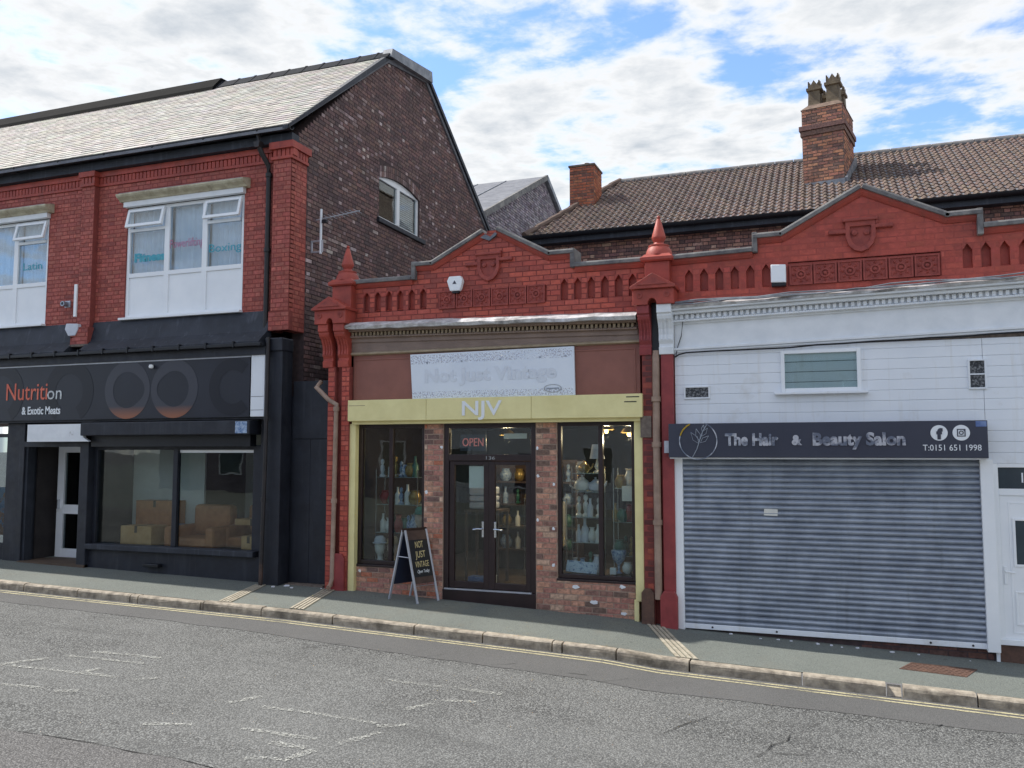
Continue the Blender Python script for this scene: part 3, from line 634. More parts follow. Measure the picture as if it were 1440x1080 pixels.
fr=frame(MB(),-28,-15.07,.50,2.7,.0,.09,.07).build('shop_window','black_paint',LB); MB().box(-27.93,-15.14,.05,.058,.57,2.63).build('pane','glass_dark',fr)
MB().box(-28,-15.06,-.05,.15,-.1,.50).build('stall_riser','black_paint',LB)
p=MB().box(-15.9,-15.16,.07,.075,.72,1.65); tag(p.build('window_poster','poster_print'),'colourful food poster inside the black shopfront window by the pillar','poster')
# white inner door, dark side panels
iw=MB(); frame(iw,-14.50,-13.5,.27,2.5,.60,.68,.17); D=iw.build('inner_door','upvc',LB,bevel=.006)
MB().box(-14.33,-13.67,.64,.648,1.30,2.33).build('pane','glass_dark',D); MB().box(-14.33,-13.67,.62,.66,1.12,1.30).build('mid_rail','upvc',D); MB().box(-14.33,-13.67,.64,.648,.44,1.12).build('pane','glass_dark',D)
MB().box(-14.44,-14.41,.54,.60,1.22,1.40).build('handle','chrome',D)
w=MB(); w.box(-15.0,-14.58,.2,1.7,.2,2.9); w.box(-12.99,-12.94,.12,1.7,.2,2.9); w.box(-15,-8.9,3.6,3.7,.1,2.9); w.box(-9.0,-8.86,.1,3.7,.1,2.9); w.box(-15,-8.9,.0,3.7,2.9,3.05); w.box(-15.0,-14.5,1.3,1.36,.2,2.9)
w.build('shop_interior','room_dark',LB)
MB().box(-12.93,-11.2,.98,1.02,.3,2.9).build('partition','room_pale',LB); MB().box(-11.2,-9.0,2.2,2.25,.3,2.9).build('partition','room_pale',LB)
MB().box(-12.9,-8.95,.1,3.6,.3,.62).build('display_floor','room_floor',LB)
MB().box(-28,-9.45,.95,9.2,3.2,7.7).build('wall_core','mortar_dark',LB)
MB().box(-8.86,-8.62,.12,9.2,.0,3.3).build('gable_base','black_paint',LB)
# sign
SG=thing('shop_sign','long black shop sign reading Nutrition & Exotic Meats in orange and white','sign',(-12.3,-.25,2.95))
MB().box(-15.9,-9.27,-.25,-.201,2.94,3.985).build('board','sign_black',SG)
MB().box(-15.9,-9.25,-.262,-.24,3.965,3.99).build('top_trim','alu',SG)
def disc(name,cx,cz,ro,ri,y,mt,pinch=0,a0=0,a1=360,parent=SG,th=.0025,n=48,sq=1.):
    m=MB(); vs=[]
    for i in range(n+1):
        a=R(a0+(a1-a0)*i/n); c,s_=math.cos(a),math.sin(a); q=ri*(1+(.22 if pinch else 0)*max(0,math.cos(a)*pinch)**6)
        vs+=[(cx+q*c*sq,y,cz+q*s_),(cx+ro*c*sq,y,cz+ro*s_),(cx+q*c*sq,y+th,cz+q*s_),(cx+ro*c*sq,y+th,cz+ro*s_)]
    m.add(vs,[(4*i,4*i+1,4*i+5,4*i+4) for i in range(n)]+[(4*i+1,4*i+3,4*i+7,4*i+5) for i in range(n)]); return m.build(name,mt,parent)
disc('ring_motif',-13.35,3.46,.60,.34,-.2535,'sign_ring_dark',0,-58,238); disc('ring_motif',-15.1,3.46,.60,.36,-.2535,'sign_ring_dark',0,-58,238)
disc('ring_motif',-11.95,3.465,.525,.33,-.2535,'sign_ring',1); disc('ring_motif',-10.88,3.46,.52,.32,-.2545,'sign_ring',-1)
disc('ring_motif',-15.75,3.46,.33,.16,-.2555,'letter_orange'); disc('ring_motif',-9.62,3.46,.50,.29,-.2535,'sign_ring_dark',0,50,310); 
text('lettering','Nutriti',-14.42,3.50,-.256,.33,1.06,'letter_orange',SG,.003)
text('lettering','on',-13.70,3.46,-.256,.25,.36,'letter_silver',SG,.003)
text('lettering','& Exotic Meats',-14.03,3.13,-.256,.145,.98,'letter_white',SG,.003,0,0,.004)
MB().lathe([(.0,0),(.035,.01),(.045,.04),(.035,.07),(.0,.08)],(-11.37,-.30,3.83),12).build('spot_lamp','upvc',SG,smooth=True)
m=MB().box(-9.235,-8.955,-.27,-.222,2.94,4.0); b=m.build('end_panel','upvc_dirty',SG,bevel=.008)
for z in (3.05,3.28): MB().box(-9.225,-8.965,-.273,-.27,z,z+.006).build('panel_seam','black_plastic',b)
tag(MB().box(-9.46,-9.22,-.365,-.361,2.66,2.86).build('shutter_sticker','china_blue'),'small blue printed sticker on the black shutter box','sticker')
# black gate closing the alley
GT=thing('alley_gate','tall black painted gate filling the gap beside the red pilaster','gate',(-8.3,.12,.12))
for a,b in ((-8.62,-8.27),(-8.268,-7.90)):
    MB().box(a,b,.10,.14,.15,2.56).build('gate_leaf','black_paint',GT,bevel=.006)
MB().box(-8.62,-7.90,.09,.14,2.565,3.55).build('upper_panel','black_paint',GT,bevel=.006)
MB().box(-8.62,-7.88,-.06,.3,.02,.15).build('threshold','mortar_grey',GT)
# ================================================================ the vintage shop (red glazed brick parapet)
NV=thing('vintage_shop','single-storey shop with red brick parapet, brown panel and yellow fascia','building',(-5,0,0))
glz=[(srgb(182,86,70),5),(srgb(174,79,65),4),(srgb(190,96,78),2),(srgb(160,74,62),.8)]
cgz=lambda r,u,z,l:pick(r,glz)
def topline(P):
    """height profile of the parapet -> intervals of x that reach height z"""
    def iv(z):
        out=[]; inside=None
        xs=[P[0][0]+(P[-1][0]-P[0][0])*i/600 for i in range(601)]
        for x in xs:
            h=None
            for (a,za),(b,zb) in zip(P,P[1:]):
                if a<=x<=b: h=max(h if h is not None else -9,za+(zb-za)*((x-a)/(b-a) if b>a else 0))
            ok=h is not None and h>z
            if ok and inside is None: inside=x
            if not ok and inside is not None: out.append((inside,x)); inside=None
        if inside is not None: out.append((inside,xs[-1]))
        return out
    return iv
def parapet(owner,P,holes,seed,mt,nsingle,tilt=0.,bmat='mortar_red',brickmat='brick_glazed',cf=cgz,z0=4.40,pr=.004):
    w=Wall('y',0.,.0815,.226,pr,'stretcher',seed); w.lay(z0,max(z for _,z in P),topline(P),cf,holes,.24); return w.done(owner,'parapet',bmat,brickmat,nsingle)
def coping(owner,segs,name='coping_stone'):
    for (xa,za),(xb,zb) in segs:
        d=Vector((xb-xa,0,zb-za)); L_=d.length; d/=L_; n=Vector((-d.z,0,d.x)); m=MB()
        pr=[(-.10,0),(-.10,.045),(-.085,.07),(.30,.085),(.34,.06),(.34,0)]
        vs=[tuple(Vector((xa,0,za))+d*s_+Vector((0,y,0))+n*h) for s_ in (0,L_) for y,h in pr]; k=len(pr)
        m.add(vs,[tuple(range(k)),tuple(range(2*k-1,k-1,-1))]+[(i,(i+1)%k,k+(i+1)%k,k+i) for i in range(k)]); m.build(name,'coping_stone',owner,bevel=.006)
        m=MB(); pr=[(-.06,0),(-.05,-.035),(-.02,-.075),(0.01,-.075),(0.01,0)]; k=len(pr); vs=[tuple(Vector((xa,0,za))+d*s_+Vector((0,y,0))+n*h) for s_ in (0,L_) for y,h in pr]
        m.add(vs,[tuple(range(k)),tuple(range(2*k-1,k-1,-1))]+[(i,(i+1)%k,k+(i+1)%k,k+i) for i in range(k)]); m.build('coping_moulding','terracotta_paint',owner)
def niche(owner,x,z0,z1,mt='terracotta_paint'):
    m=MB(); h=.056; m.box(x-h,x+h,.075,.12,z0-.03,z1+.03)
    for s_ in (-1,1): m.prism([(x+s_*(h+.004),z1-.085),(x+s_*(h+.004),z1+.006),(x,z1+.006)],-.004,.08,'y')
    m.prism([(0.0,z0-.004),(.08,z0-.004),(.08,z0+.035)],x-h,x+h,'x'); m.build('niche',mt,owner)
def rosette_mesh():
    m=MB(); s_=.135
    m.box(-s_,s_,-.006,.03,-s_,s_)
    for a,b,c,d in ((-s_,-s_+.02,-s_,s_),(s_-.02,s_,-s_,s_),(-s_+.02,s_-.02,-s_,-s_+.02),(-s_+.02,s_-.02,s_-.02,s_)): m.box(a,b,-.022,0,c,d)
    def ring(ro,ri,y):
        n=16; vs=[]
        for i in range(n):
            a=2*math.pi*i/n
            for q,yy in ((ri,-.006),(ri,y),(ro,y),(ro,-.006)): vs.append((q*math.cos(a),yy,q*math.sin(a)))
        m.add(vs,[(4*i+k,4*((i+1)%n)+k,4*((i+1)%n)+k+1,4*i+k+1) for i in range(n) for k in range(3)])
    ring(.058,.040,-.026); m.lathe([(.001,0),(.001,0)],(0,0,0),3)
    n=10; vs=[(0,-.034,0)]+[(.022*math.cos(2*math.pi*i/n),-.02,.022*math.sin(2*math.pi*i/n)) for i in range(n)]+[(.024*math.cos(2*math.pi*i/n),-.006,.024*math.sin(2*math.pi*i/n)) for i in range(n)]
    m.add(vs,[(0,1+i,1+(i+1)%n) for i in range(n)]+[(1+i,11+i,11+(i+1)%n,1+(i+1)%n) for i in range(n)])
    for k in range(8):
        a=math.pi*k/4; d=Vector((math.cos(a),0,math.sin(a))); t=Vector((-d.z,0,d.x)); r0,r1=.064,(.108 if k%2==0 else .128)
        p=[d*r0,d*(r0+r1)*.5+t*.022,d*r1,d*(r0+r1)*.5-t*.022]; m.add([tuple(q+Vector((0,-.006,0))) for q in p]+[tuple(d*(r0+r1)*.5+Vector((0,-.028,0)))],[(0,1,4),(1,2,4),(2,3,4),(3,0,4)])
    return m.mesh('rosette_tile','terracotta_relief')
mat('terracotta_relief',srgb(160,76,66),srgb(132,60,54),9,.6,.003,40)
ROS=rosette_mesh()
def rosettes(owner,x0,x1,zc,n=6,tilt=0):
    st=(x1-x0)/n
    for i in range(n):
        o=bpy.data.objects.new('rosette_tile',ROS); COL.objects.link(o); x=x0+st*(i+.5); o.location=(x,-.012,zc+tilt*(x-x0)); k=st/.285; o.scale=(k,1,1.06); par(o,owner)
def crest(owner,cx,cz,k=1.):
    m=MB(); sh=[(-.185,.20),(.185,.20),(.185,-.02),(.15,-.12),(.08,-.19),(0,-.215),(-.08,-.19),(-.15,-.12),(-.185,-.02)]
    inn=[(-.13,.13),(.13,.13),(.13,-.01),(.10,-.085),(.05,-.135),(0,-.15),(-.05,-.135),(-.10,-.085),(-.13,-.01)]
    n=len(sh); T=lambda p,y:(cx+p[0]*k,y,cz+p[1]*k)
    m.add([T(p,0) for p in sh]+[T(p,-.06) for p in sh]+[T(p,-.055) for p in inn]+[T(p,-.022) for p in inn],[(i,(i+1)%n,n+(i+1)%n,n+i) for i in range(n)]+[(n+i,n+(i+1)%n,2*n+(i+1)%n,2*n+i) for i in range(n)]+[(2*n+i,2*n+(i+1)%n,3*n+(i+1)%n,3*n+i) for i in range(n)]+[tuple(range(3*n,4*n))])
    c=m.build('crest','terracotta_relief',owner,bevel=.006)
    for s_ in (-1,1):
        nn=12; m=MB(); a0=(cx+s_*.075*k,cz+.045*k); vs=[(a0[0],-.065,a0[1])]+[(a0[0]+.036*k*math.cos(2*math.pi*i/nn),-.045,a0[1]+.036*k*math.sin(2*math.pi*i/nn)) for i in range(nn)]+[(a0[0]+.04*k*math.cos(2*math.pi*i/nn),-.02,a0[1]+.04*k*math.sin(2*math.pi*i/nn)) for i in range(nn)]
        m.add(vs,[(0,1+i,1+(i+1)%nn) for i in range(nn)]+[(1+i,1+nn+i,1+nn+(i+1)%nn,1+(i+1)%nn) for i in range(nn)]); m.build('boss','terracotta_relief',c,smooth=True)
    for q in ((cx-.22*k,cx+.22*k,-.085,0,cz+.195*k,cz+.235*k),(cx-.40*k,cx-.18*k,-.06,0,cz+.045*k,cz+.10*k),(cx+.18*k,cx+.40*k,-.06,0,cz+.09*k,cz+.145*k),(cx+.186*k,cx+.216*k,-.062,0,cz+.146*k,cz+.26*k)): MB().box(*q).build('scroll_bar','terracotta_relief',c,bevel=.012)
PN=[(-7.40,5.13),(-6.24,5.13),(-6.24,5.345),(-5.95,5.345),(-4.97,5.83),(-4.86,5.83),(-3.965,5.345),(-3.61,5.345),(-3.61,5.13),(-2.5,5.13)]
nl=[-7.16+.2085*i for i in range(6)]; nr=[-3.735+.211*i for i in range(6)]
hs=[(x-.056,x+.056,4.66,4.98) for x in nl]+[(x-.056,x+.056,4.64,4.965) for x in nr]+[(-5.845,-4.02,4.605,4.93)]
pp=parapet(NV,PN,hs,31,'brick_glazed',230)
for x in nl: niche(NV,x,4.66,4.99)
for x in nr: niche(NV,x,4.64,4.975)
MB().box(-5.85,-4.015,.02,.2,4.60,4.935).build('tile_backing','terracotta_paint',NV)
rosettes(NV,-5.835,-4.03,4.768); crest(NV,-4.965,5.235)
coping(NV,[((-7.42,5.13),(-6.30,5.13)),((-6.29,5.345),(-5.93,5.345)),((-5.95,5.335),(-5.04,5.795)),((-4.83,5.81),(-3.95,5.335)),((-3.97,5.345),(-3.56,5.345)),((-3.55,5.13),(-2.5,5.13))])
for x in (-6.265,-3.585): MB().box(x-.035,x+.035,-.09,.3,5.13,5.42).build('coping_step','coping_stone',NV,bevel=.008)
MB().prism([(-5.08,5.80),(-4.93,5.72),(-4.80,5.83),(-4.83,5.74),(-4.95,5.66),(-5.1,5.72)],-.05,.25,'y').build('coping_ridge','lead',NV)
# pilasters ------------------------------------------------------------------
def console(owner,x0,x1,mt,yb=-.10,z0=3.74,z1=4.44):
    pr=[(yb,z0),(yb-.05,z0),(yb-.06,z0+.10),(yb-.035,z0+.115),(yb-.035,z0+.15),(yb-.07,z0+.20),(yb-.06,z0+.28),(yb-.075,z0+.36),(yb-.12,z0+.45),(yb-.17,z0+.50),(yb-.19,z0+.54),(yb-.19,z0+.57),(yb-.22,z0+.58),(yb-.22,z1),(yb+.05,z1),(yb+.05,z0)]
    m=MB().prism(pr,x0,x1,'x'); c=m.build('console',mt,owner,bevel=.006)
    w=(x1-x0); f=MB()
    for k in range(3):
        a=x0+w*(.16+.27*k); q=[(yb-.04,z0+.20),(yb-.085,z0+.21),(yb-.075,z0+.28),(yb-.09,z0+.36),(yb-.135,z0+.45),(yb-.18,z0+.50),(yb-.1,z0+.51)]
        f.prism(q,a,a+w*.12,'x')
    f.build('fluting',mt,c,bevel=.003)
def finial(owner,cx,cy,zb,mt):
    m=MB(); m.lathe([(.215,0),(.235,.02),(.235,.06),(.20,.085),(.185,.11)],(cx,cy,zb),4,True); m.lathe([(.20,.105),(.195,.14),(.175,.20),(.15,.235),(.155,.245),(.155,.262),(.12,.275),(.085,.285),(.07,.31),(.085,.34),(.105,.375),(.105,.39),(.03,.66),(.018,.67),(.03,.69),(.018,.715),(.0,.72)],(cx,cy,zb),16)
    m.build('finial',mt,owner,smooth=True)
def pilaster(owner,xl,xr,left,right,consL,consR,mats,shaftx,seed):
    """two slim brick shafts with a pipe slot between, consoles, arched cap block, pediment, upper shaft, finial"""
    zb=min(zp(xl),zp(xr))-.06
    for i,(a,b) in enumerate(left):
        w=Wall('y',-.12,.0815,.226,.004,'stretcher',seed+i); w.lay(zb,3.76,[(a,b)],lambda r,u,z,l:pick(r,mats[0]),(),.15); w.done(owner,'pilaster','mortar_red','brick_glazed',40)
    if right: MB().box(right[0],right[1],-.13,.05,zb,3.76).build('pilaster_shaft','red_paint_dark',owner,bevel=.008)
    MB().box(xl,xr,-.02,.2,zb,4.6).build('pilaster_back','mortar_red',owner)
    if right: MB().box(consL[1]-.01,consR[0]+.02,-.11,-.03,3.70,4.53).build('slot_shade','black_plastic',owner)  # black block stands for the shade in the open gap between consoles
    console(owner,consL[0],consL[1],mats[1]); console(owner,consR[0],consR[1],mats[2])
    a,b=consL[0]-.05,consR[1]+.05; c=(consL[1]+consR[0])/2; hw=(consR[0]-consL[1])/2+.01
    pts=[(a,4.44),(c-hw,4.44)]+[(c+hw*math.cos(R(180-18*k)),4.44+.09*math.sin(R(18*k))) for k in range(11)]+[(b,4.44),(b,4.665),(a,4.665)]
    m=MB().prism(pts,-.35,-.02,'y'); cb=m.build('cap_block','terracotta_paint',owner,bevel=.008)
    for s_ in (a+.10,b-.10): disc('paterae',s_,4.575,.042,.022,-.362,'terracotta_relief',parent=cb,th=.012,n=16)
    m=MB().prism([(a-.03,4.665),(b+.03,4.665),(b+.03,4.70),((a+b)/2,4.885),(a-.03,4.70)],-.40,-.01,'y'); pd=m.build('pediment','terracotta_paint',owner,bevel=.006)
    MB().prism([(a+.08,4.715),(b-.08,4.715),((a+b)/2,4.83)],-.415,-.39,'y').build('tympanum','terracotta_relief',pd)
    MB().box(shaftx-.18,shaftx+.18,-.15,.21,4.5,5.10).build('upper_shaft','terracotta_paint',owner,bevel=.008)
    finial(owner,shaftx,.03,5.10,'terracotta_paint')
pilaster(NV,-7.86,-7.38,[(-7.80,-7.665),(-7.54,-7.39)],None,(-7.89,-7.70),(-7.60,-7.40),(glz,'terracotta_paint','terracotta_paint'),-7.55,61)
dk=[(srgb(110,54,50),4),(srgb(94,48,46),3),(srgb(150,74,58),1)]
pilaster(NV,-2.54,-2.08,[(-2.53,-2.385)],(-2.255,-2.085),(-2.56,-2.385),(-2.275,-2.07),(dk,'red_paint_dark','white_paint'),-2.29,62)
MB().prism([(-7.69,0.0),(-7.42,0.0),(-7.42,.62),(-7.47,.70),(-7.62,.70),(-7.67,.64)],-.17,-.1,'y').build('plinth_block','red_paint_dark',NV,bevel=.01)
MB().prism([(-2.30,-.2),(-2.06,-.2),(-2.06,.32),(-2.10,.40),(-2.25,.40),(-2.30,.32)],-.19,-.1,'y').build('plinth_block','red_paint_dark',NV,bevel=.01)
MB().prism([(-2.57,-.2),(-2.39,-.2),(-2.39,.36),(-2.44,.42),(-2.52,.42),(-2.57,.36)],-.17,-.1,'y').build('plinth_block','iron_rust',NV,bevel=.01)
MB().box(-2.56,-2.40,-.15,-.115,2.55,2.86).build('meter_box','mortar_grey',NV,bevel=.008)
pipe('downpipe',[(-8.0,-.02,3.52),(-8.02,-.13,3.42),(-7.75,-.17,3.2),(-7.60,-.17,3.12),(-7.605,-.17,2.98),(-7.62,-.17,1.5),(-7.635,-.17,.30),(-7.63,-.22,.20),(-7.62,-.30,.17)],.038,'pipe_buff',NV,[(-7.605,-.17,3.05),(-7.62,-.17,1.55)])
pipe('downpipe',[(-2.33,-.10,3.80),(-2.33,-.14,2.6),(-2.33,-.14,.28)],.052,'pipe_buff',NV,[(-2.33,-.14,3.1),(-2.33,-.14,1.35),(-2.33,-.14,2.45)])
# cornice and frieze (settled: dips towards the salon)
TN=-.019
m=MB(); m.box(-7.42,-2.60,-.06,.1,4.15,4.28,TN,xt=-7.4); m.build('dentil_bed','taupe_paint',NV)
m=MB(); x=-7.38
while x<-2.63: m.box(x,x+.036,-.10,-.05,4.255,4.315,TN,xt=-7.4); x+=.068
m.build('dentil_course','dentil_taupe',NV,stuff=True)
m=MB(); m.box(-7.43,-2.60,-.115,.1,4.222,4.25,TN,xt=-7.4); m.box(-7.43,-2.6,-.16,.1,4.318,4.36,TN,xt=-7.4); m.build('cornice_moulding','taupe_paint',NV,bevel=.008)
m=MB(); n=24; r=random.Random(2); vs=[]
for i in range(n+1):
    x=-7.44+4.86*i/n; z=TN*(x+7.4)
    vs+=[(x,-.05,4.36+z),(x,-.28+r.uniform(-.012,.012),4.345+z+r.uniform(-.01,.01)),(x,-.30+r.uniform(-.012,.012),4.395+z+r.uniform(-.012,.012)),(x,-.20,4.455+z+r.uniform(-.008,.008)),(x,.0,4.50+z+r.uniform(-.01,.01))]
m.add(vs,[(5*i+j,5*i+5+j,5*i+6+j,5*i+1+j) for i in range(n) for j in range(4)]); m.build('lead_capping','lead_sunlit',NV)
MB().box(-7.45,-2.58,-.035,.1,3.97,4.22).build('upper_frieze','taupe_paint',NV)
MB().prism([(-.03,3.93),(-.085,3.945),(-.085,3.965),(-.05,3.985),(-.03,3.985)],-7.45,-2.58,'x').build('frieze_moulding','dentil_taupe',NV)
MB().box(-7.45,-2.58,-.02,.1,2.80,3.93).build('brown_panel','brown_panel',NV)
f=MB(); frame(f,-7.36,-2.64,3.10,3.87,-.032,-.015,.025); f.build('panel_bead','brown_panel',NV,bevel=.006)
for a,b in ((-7.37,-5.955),(-5.95,-4.205),(-4.20,-2.52)):
    MB().box(a,b,-.20,-.0,2.842,3.182).build('fascia_board','yellow_paint',NV,bevel=.006)
MB().box(-7.33,-2.56,-.13,.0,2.79,2.842).build('fascia_soffit','yellow_paint',NV)
text('lettering','NJV',-5.02,3.02,-.203,.22,.66,'letter_white',NV,.006,0,0,.004)
for a,b,z in ((-7.405,-7.28,.04),(-2.665,-2.54,.22)): MB().box(a,b,-.09,.02,z,2.80).build('fascia_post','yellow_paint',NV,bevel=.006)
MB().box(-2.69,-2.62,-.085,.0,-.15,.24).build('fascia_post','yellow_paint',NV,bevel=.006)
# shopfront: reclaimed brick piers and plinth
old=[(srgb(184,140,122),4),(srgb(170,126,111),4),(srgb(192,146,124),3),(srgb(146,110,100),2.2),(srgb(186,122,96),2),(srgb(124,98,92),1.2),(srgb(202,170,150),1.4)]
def co(r,u,z,l): return pick(r,[(srgb(206,204,198),1)]) if r.random()<.03 else pick(r,old)
w=Wall('y',0.,.082,.215,.007,'stretcher',71)
w.lay(-.14,.53,[(-7.33,-5.74)],co,[],.22); w.lay(.53,2.80,[(-6.075,-5.74)],co,[],.22); w.done(NV,'shopfront_wall','mortar_buff','brick_old',110)
w=Wall('y',0.,.082,.215,.007,'stretcher',72); w.lay(-.30,.475,[(-4.20,-2.68)],co,[],.22); w.lay(.475,2.80,[(-4.20,-3.86)],co,[],.22)
w.done(NV,'shopfront_wall','mortar_buff','brick_old',120)
r=random.Random(8)
for (x,z,kx_) in ((-5.77,2.42,.6),(-6.03,1.71,.6),(-4.17,2.40,.5),(-3.91,1.86,.5),(-4.16,1.98,.5),(-4.17,1.32,.4),(-3.92,1.20,.55),(-3.92,.66,.5),(-3.58,.36,1.2),(-3.30,.155,1.2),(-2.88,.40,.9),(-2.86,.02,1.1),(-7.22,.42,.5)):
    n=11; pl=[(x+r.uniform(.6,1.1)*.055*kx_*math.cos(2*math.pi*i/n),z+r.uniform(.55,1.1)*.032*math.sin(2*math.pi*i/n)) for i in range(n)]
    MB().prism(pl,-.0115,.0,'y').build('paint_dab','white_paint',NV,bevel=.004)
def dark_window(x0,x1,z0,z1,mull):
    f=frame(MB(),x0,x1,z0,z1,.03,.11,.055,.065,.07); f.box(mull-.035,mull+.035,.031,.109,z0+.065,z1-.07); F=f.build('shop_window','door_brown',NV,bevel=.006)
    for a,b in ((x0+.055,mull-.035),(mull+.035,x1-.055)): MB().box(a,b,.065,.072,z0+.065,z1-.07).build('pane','window_glass',F)
    MB().box(x0-.01,x1+.01,-.015,.11,z0-.035,z0).build('sill','door_brown',F,bevel=.006)
dark_window(-7.28,-6.075,.53,2.80,-6.69); dark_window(-3.86,-2.68,.475,2.80,-3.20)
f=MB(); f.box(-5.74,-5.655,.02,.12,.22,2.80); f.box(-4.285,-4.20,.02,.12,.22,2.80); f.box(-5.655,-4.285,.021,.119,2.715,2.80); f.box(-5.655,-4.285,.021,.119,2.205,2.305); DF=f.build('door_frame','door_brown',NV,bevel=.006)
MB().box(-5.655,-4.285,.065,.072,2.305,2.715).build('transom_pane','window_glass',DF)
MB().box(-5.74,-4.20,-.01,.14,-.06,.215).build('door_step','door_brown',DF,bevel=.008); MB().box(-5.71,-4.27,-.016,.03,.215,.235).build('threshold_strip','alu',DF)
text('lettering','136',-4.955,2.252,.018,.05,.15,'letter_silver',DF,.004)
for a,b,hx,sg in ((-5.65,-4.985,-5.075,-1),(-4.965,-4.29,-4.87,1)):
    d=frame(MB(),a,b,.24,2.20,.04,.10,.085,.10,.06).build('door','door_brown',NV,bevel=.006)
    MB().box(a+.085,b-.085,.065,.072,.34,2.14).build('pane','window_glass',d)
    MB().box(hx-.018,hx+.018,.022,.04,1.03,1.27).build('handle_plate','chrome',d,bevel=.004)
    MB().tube([(hx,.03,1.16),(hx,-.03,1.16),(hx+sg*.06,-.04,1.162),(hx+sg*.14,-.035,1.15)],.011,8).build('handle','chrome',d,smooth=True)
MB().box(-4.985,-4.965,.045,.095,.24,2.20).build('meeting_stile','door_brown',DF)
# interior shell and roof
w=MB(); w.box(-7.36,-2.62,4.9,5.0,-.3,3.0); w.box(-7.42,-7.34,.12,5,-.3,3.0); w.box(-2.64,-2.56,.12,5,-.3,3.0); w.box(-7.42,-2.56,.12,5.0,2.82,2.95); w.build('shop_interior','room_dark',NV)
MB().box(-7.36,-2.62,.12,4.9,-.1,.235).build('shop_floor','room_floor',NV)
for a,b in ((-7.28,-6.0),(-3.92,-2.66)): MB().box(a,b,.12,.85,.235,.52).build('window_bed','room_floor',NV)
MB().box(-7.42,-2.3,.24,6.2,4.35,4.5).build('flat_roof','lead',NV)
MB().box(-7.86,-2.3,5.9,6.05,-.3,4.5).build('rear_wall','mortar_dark',NV)
MB().box(-7.86,-7.42,.15,6,-.3,4.9).build('side_wall','mortar_dark',NV)
# signs and boxes
SB=thing('name_board','tilted white board with faint Not Just Vintage lettering above the yellow fascia','sign',(-4.9,-.1,3.2))
m=MB(); q=[(-6.305,3.905),(-3.567,3.925),(-3.552,3.19),(-6.26,3.188)]; m.prism(q,-.075,-.036,'y'); bo=m.build('board','sign_white',SB,bevel=.004)
MB().prism([(-6.29,3.88),(-3.60,3.90),(-3.60,3.765),(-6.285,3.745)],-.079,-.0755,'y').build('speckled_band','speckle_print',SB)
MB().prism([(-6.26,3.30),(-3.59,3.30),(-3.59,3.20),(-6.25,3.20)],-.079,-.0755,'y').build('speckled_band','speckle_print',SB)
text('lettering','Not Just Vintage',-4.95,3.56,-.078,.20,2.2,'letter_faint',SB,.002,.01,0,.012)
disc('stamp_outline',-3.90,3.30,.062,.054,-.0815,'letter_silver',parent=SB,sq=2.3)
MB().box(-4.0,-3.80,-.0815,-.0785,3.29,3.31).build('stamp_line','steel_slat',SB)
for i,x in enumerate((-6.0,-5.4,-4.75,-4.1,-3.7)): MB().box(x-.012,x+.012,-.084,-.075,3.748+.007*i,3.772+.007*i).build('screw','steel_slat',SB)

for (a,b,z) in ((-2.75,-2.56,3.13),(-2.78,-2.60,3.06)): MB().box(a,b,-.2035,-.2005,z,z+.014).build('torn_strip','black_plastic',NV)
MB().box(-7.35,-7.05,-.2035,-.2005,3.09,3.096).build('torn_strip','taupe_paint',NV)
mat('tile_verge',srgb(112,94,84),srgb(90,76,70),8,.85,.003,40)
mat('pane_dark',srgb(58,72,80),srgb(48,60,68),2,.15,spec=.5)
mat('vent_mesh',srgb(52,54,58),srgb(132,134,136),34,.7,.003,60,lo=.45,hi=.62)
mat('room_frost',srgb(96,112,112),srgb(74,88,90),3,.6)
# ================================================================ hair and beauty salon
SA=thing('salon_building','single-storey salon with red parapet, white boarded front and grey roller shutter','building',(0,0,-.2))
TS=.022; X0=-2.1
PS=[(-2.12,5.125),(-.90,5.15),(-.90,5.335),(-.57,5.34),(.44,5.90),(.52,5.90),(1.50,5.405),(1.86,5.41),(1.86,5.22),(7.0,5.32)]
nl=[-1.855+.2145*i for i in range(6)]; nr=[1.733+.2135*i for i in range(12)]
hs=[(x-.056,x+.056,4.645+TS*(x-X0)*.2,4.965+TS*(x-X0)*.2) for x in nl]+[(x-.056,x+.056,4.72,5.04) for x in nr]+[(-.49,1.42,4.63,4.95)]
srd=[(srgb(176,78,65),5),(srgb(170,73,61),4),(srgb(182,85,71),2)]
parapet(SA,PS,hs,32,'brick_glazed',230,bmat='terracotta_paint',cf=lambda r,u,z,l:pick(r,srd),pr=.0015)
for x in nl: niche(SA,x,4.645,4.97)
for x in nr: niche(SA,x,4.72,5.045)
MB().box(-.50,1.43,.02,.2,4.62,4.96).build('tile_backing','terracotta_paint',SA)
rosettes(SA,-.48,1.41,4.785,6,.006); crest(SA,.455,5.255,1.02)
coping(SA,[((-2.12,5.125),(-.96,5.15)),((-.95,5.335),(-.56,5.34)),((-.58,5.33),(.48,5.90)),((.48,5.90),(1.52,5.395)),((1.48,5.405),(1.91,5.41)),((1.92,5.225),(7.0,5.32))])
for x in (-.925,1.885): MB().box(x-.035,x+.035,-.09,.3,5.14,5.485 if x>0 else 5.42).build('coping_step','coping_stone',SA,bevel=.008)
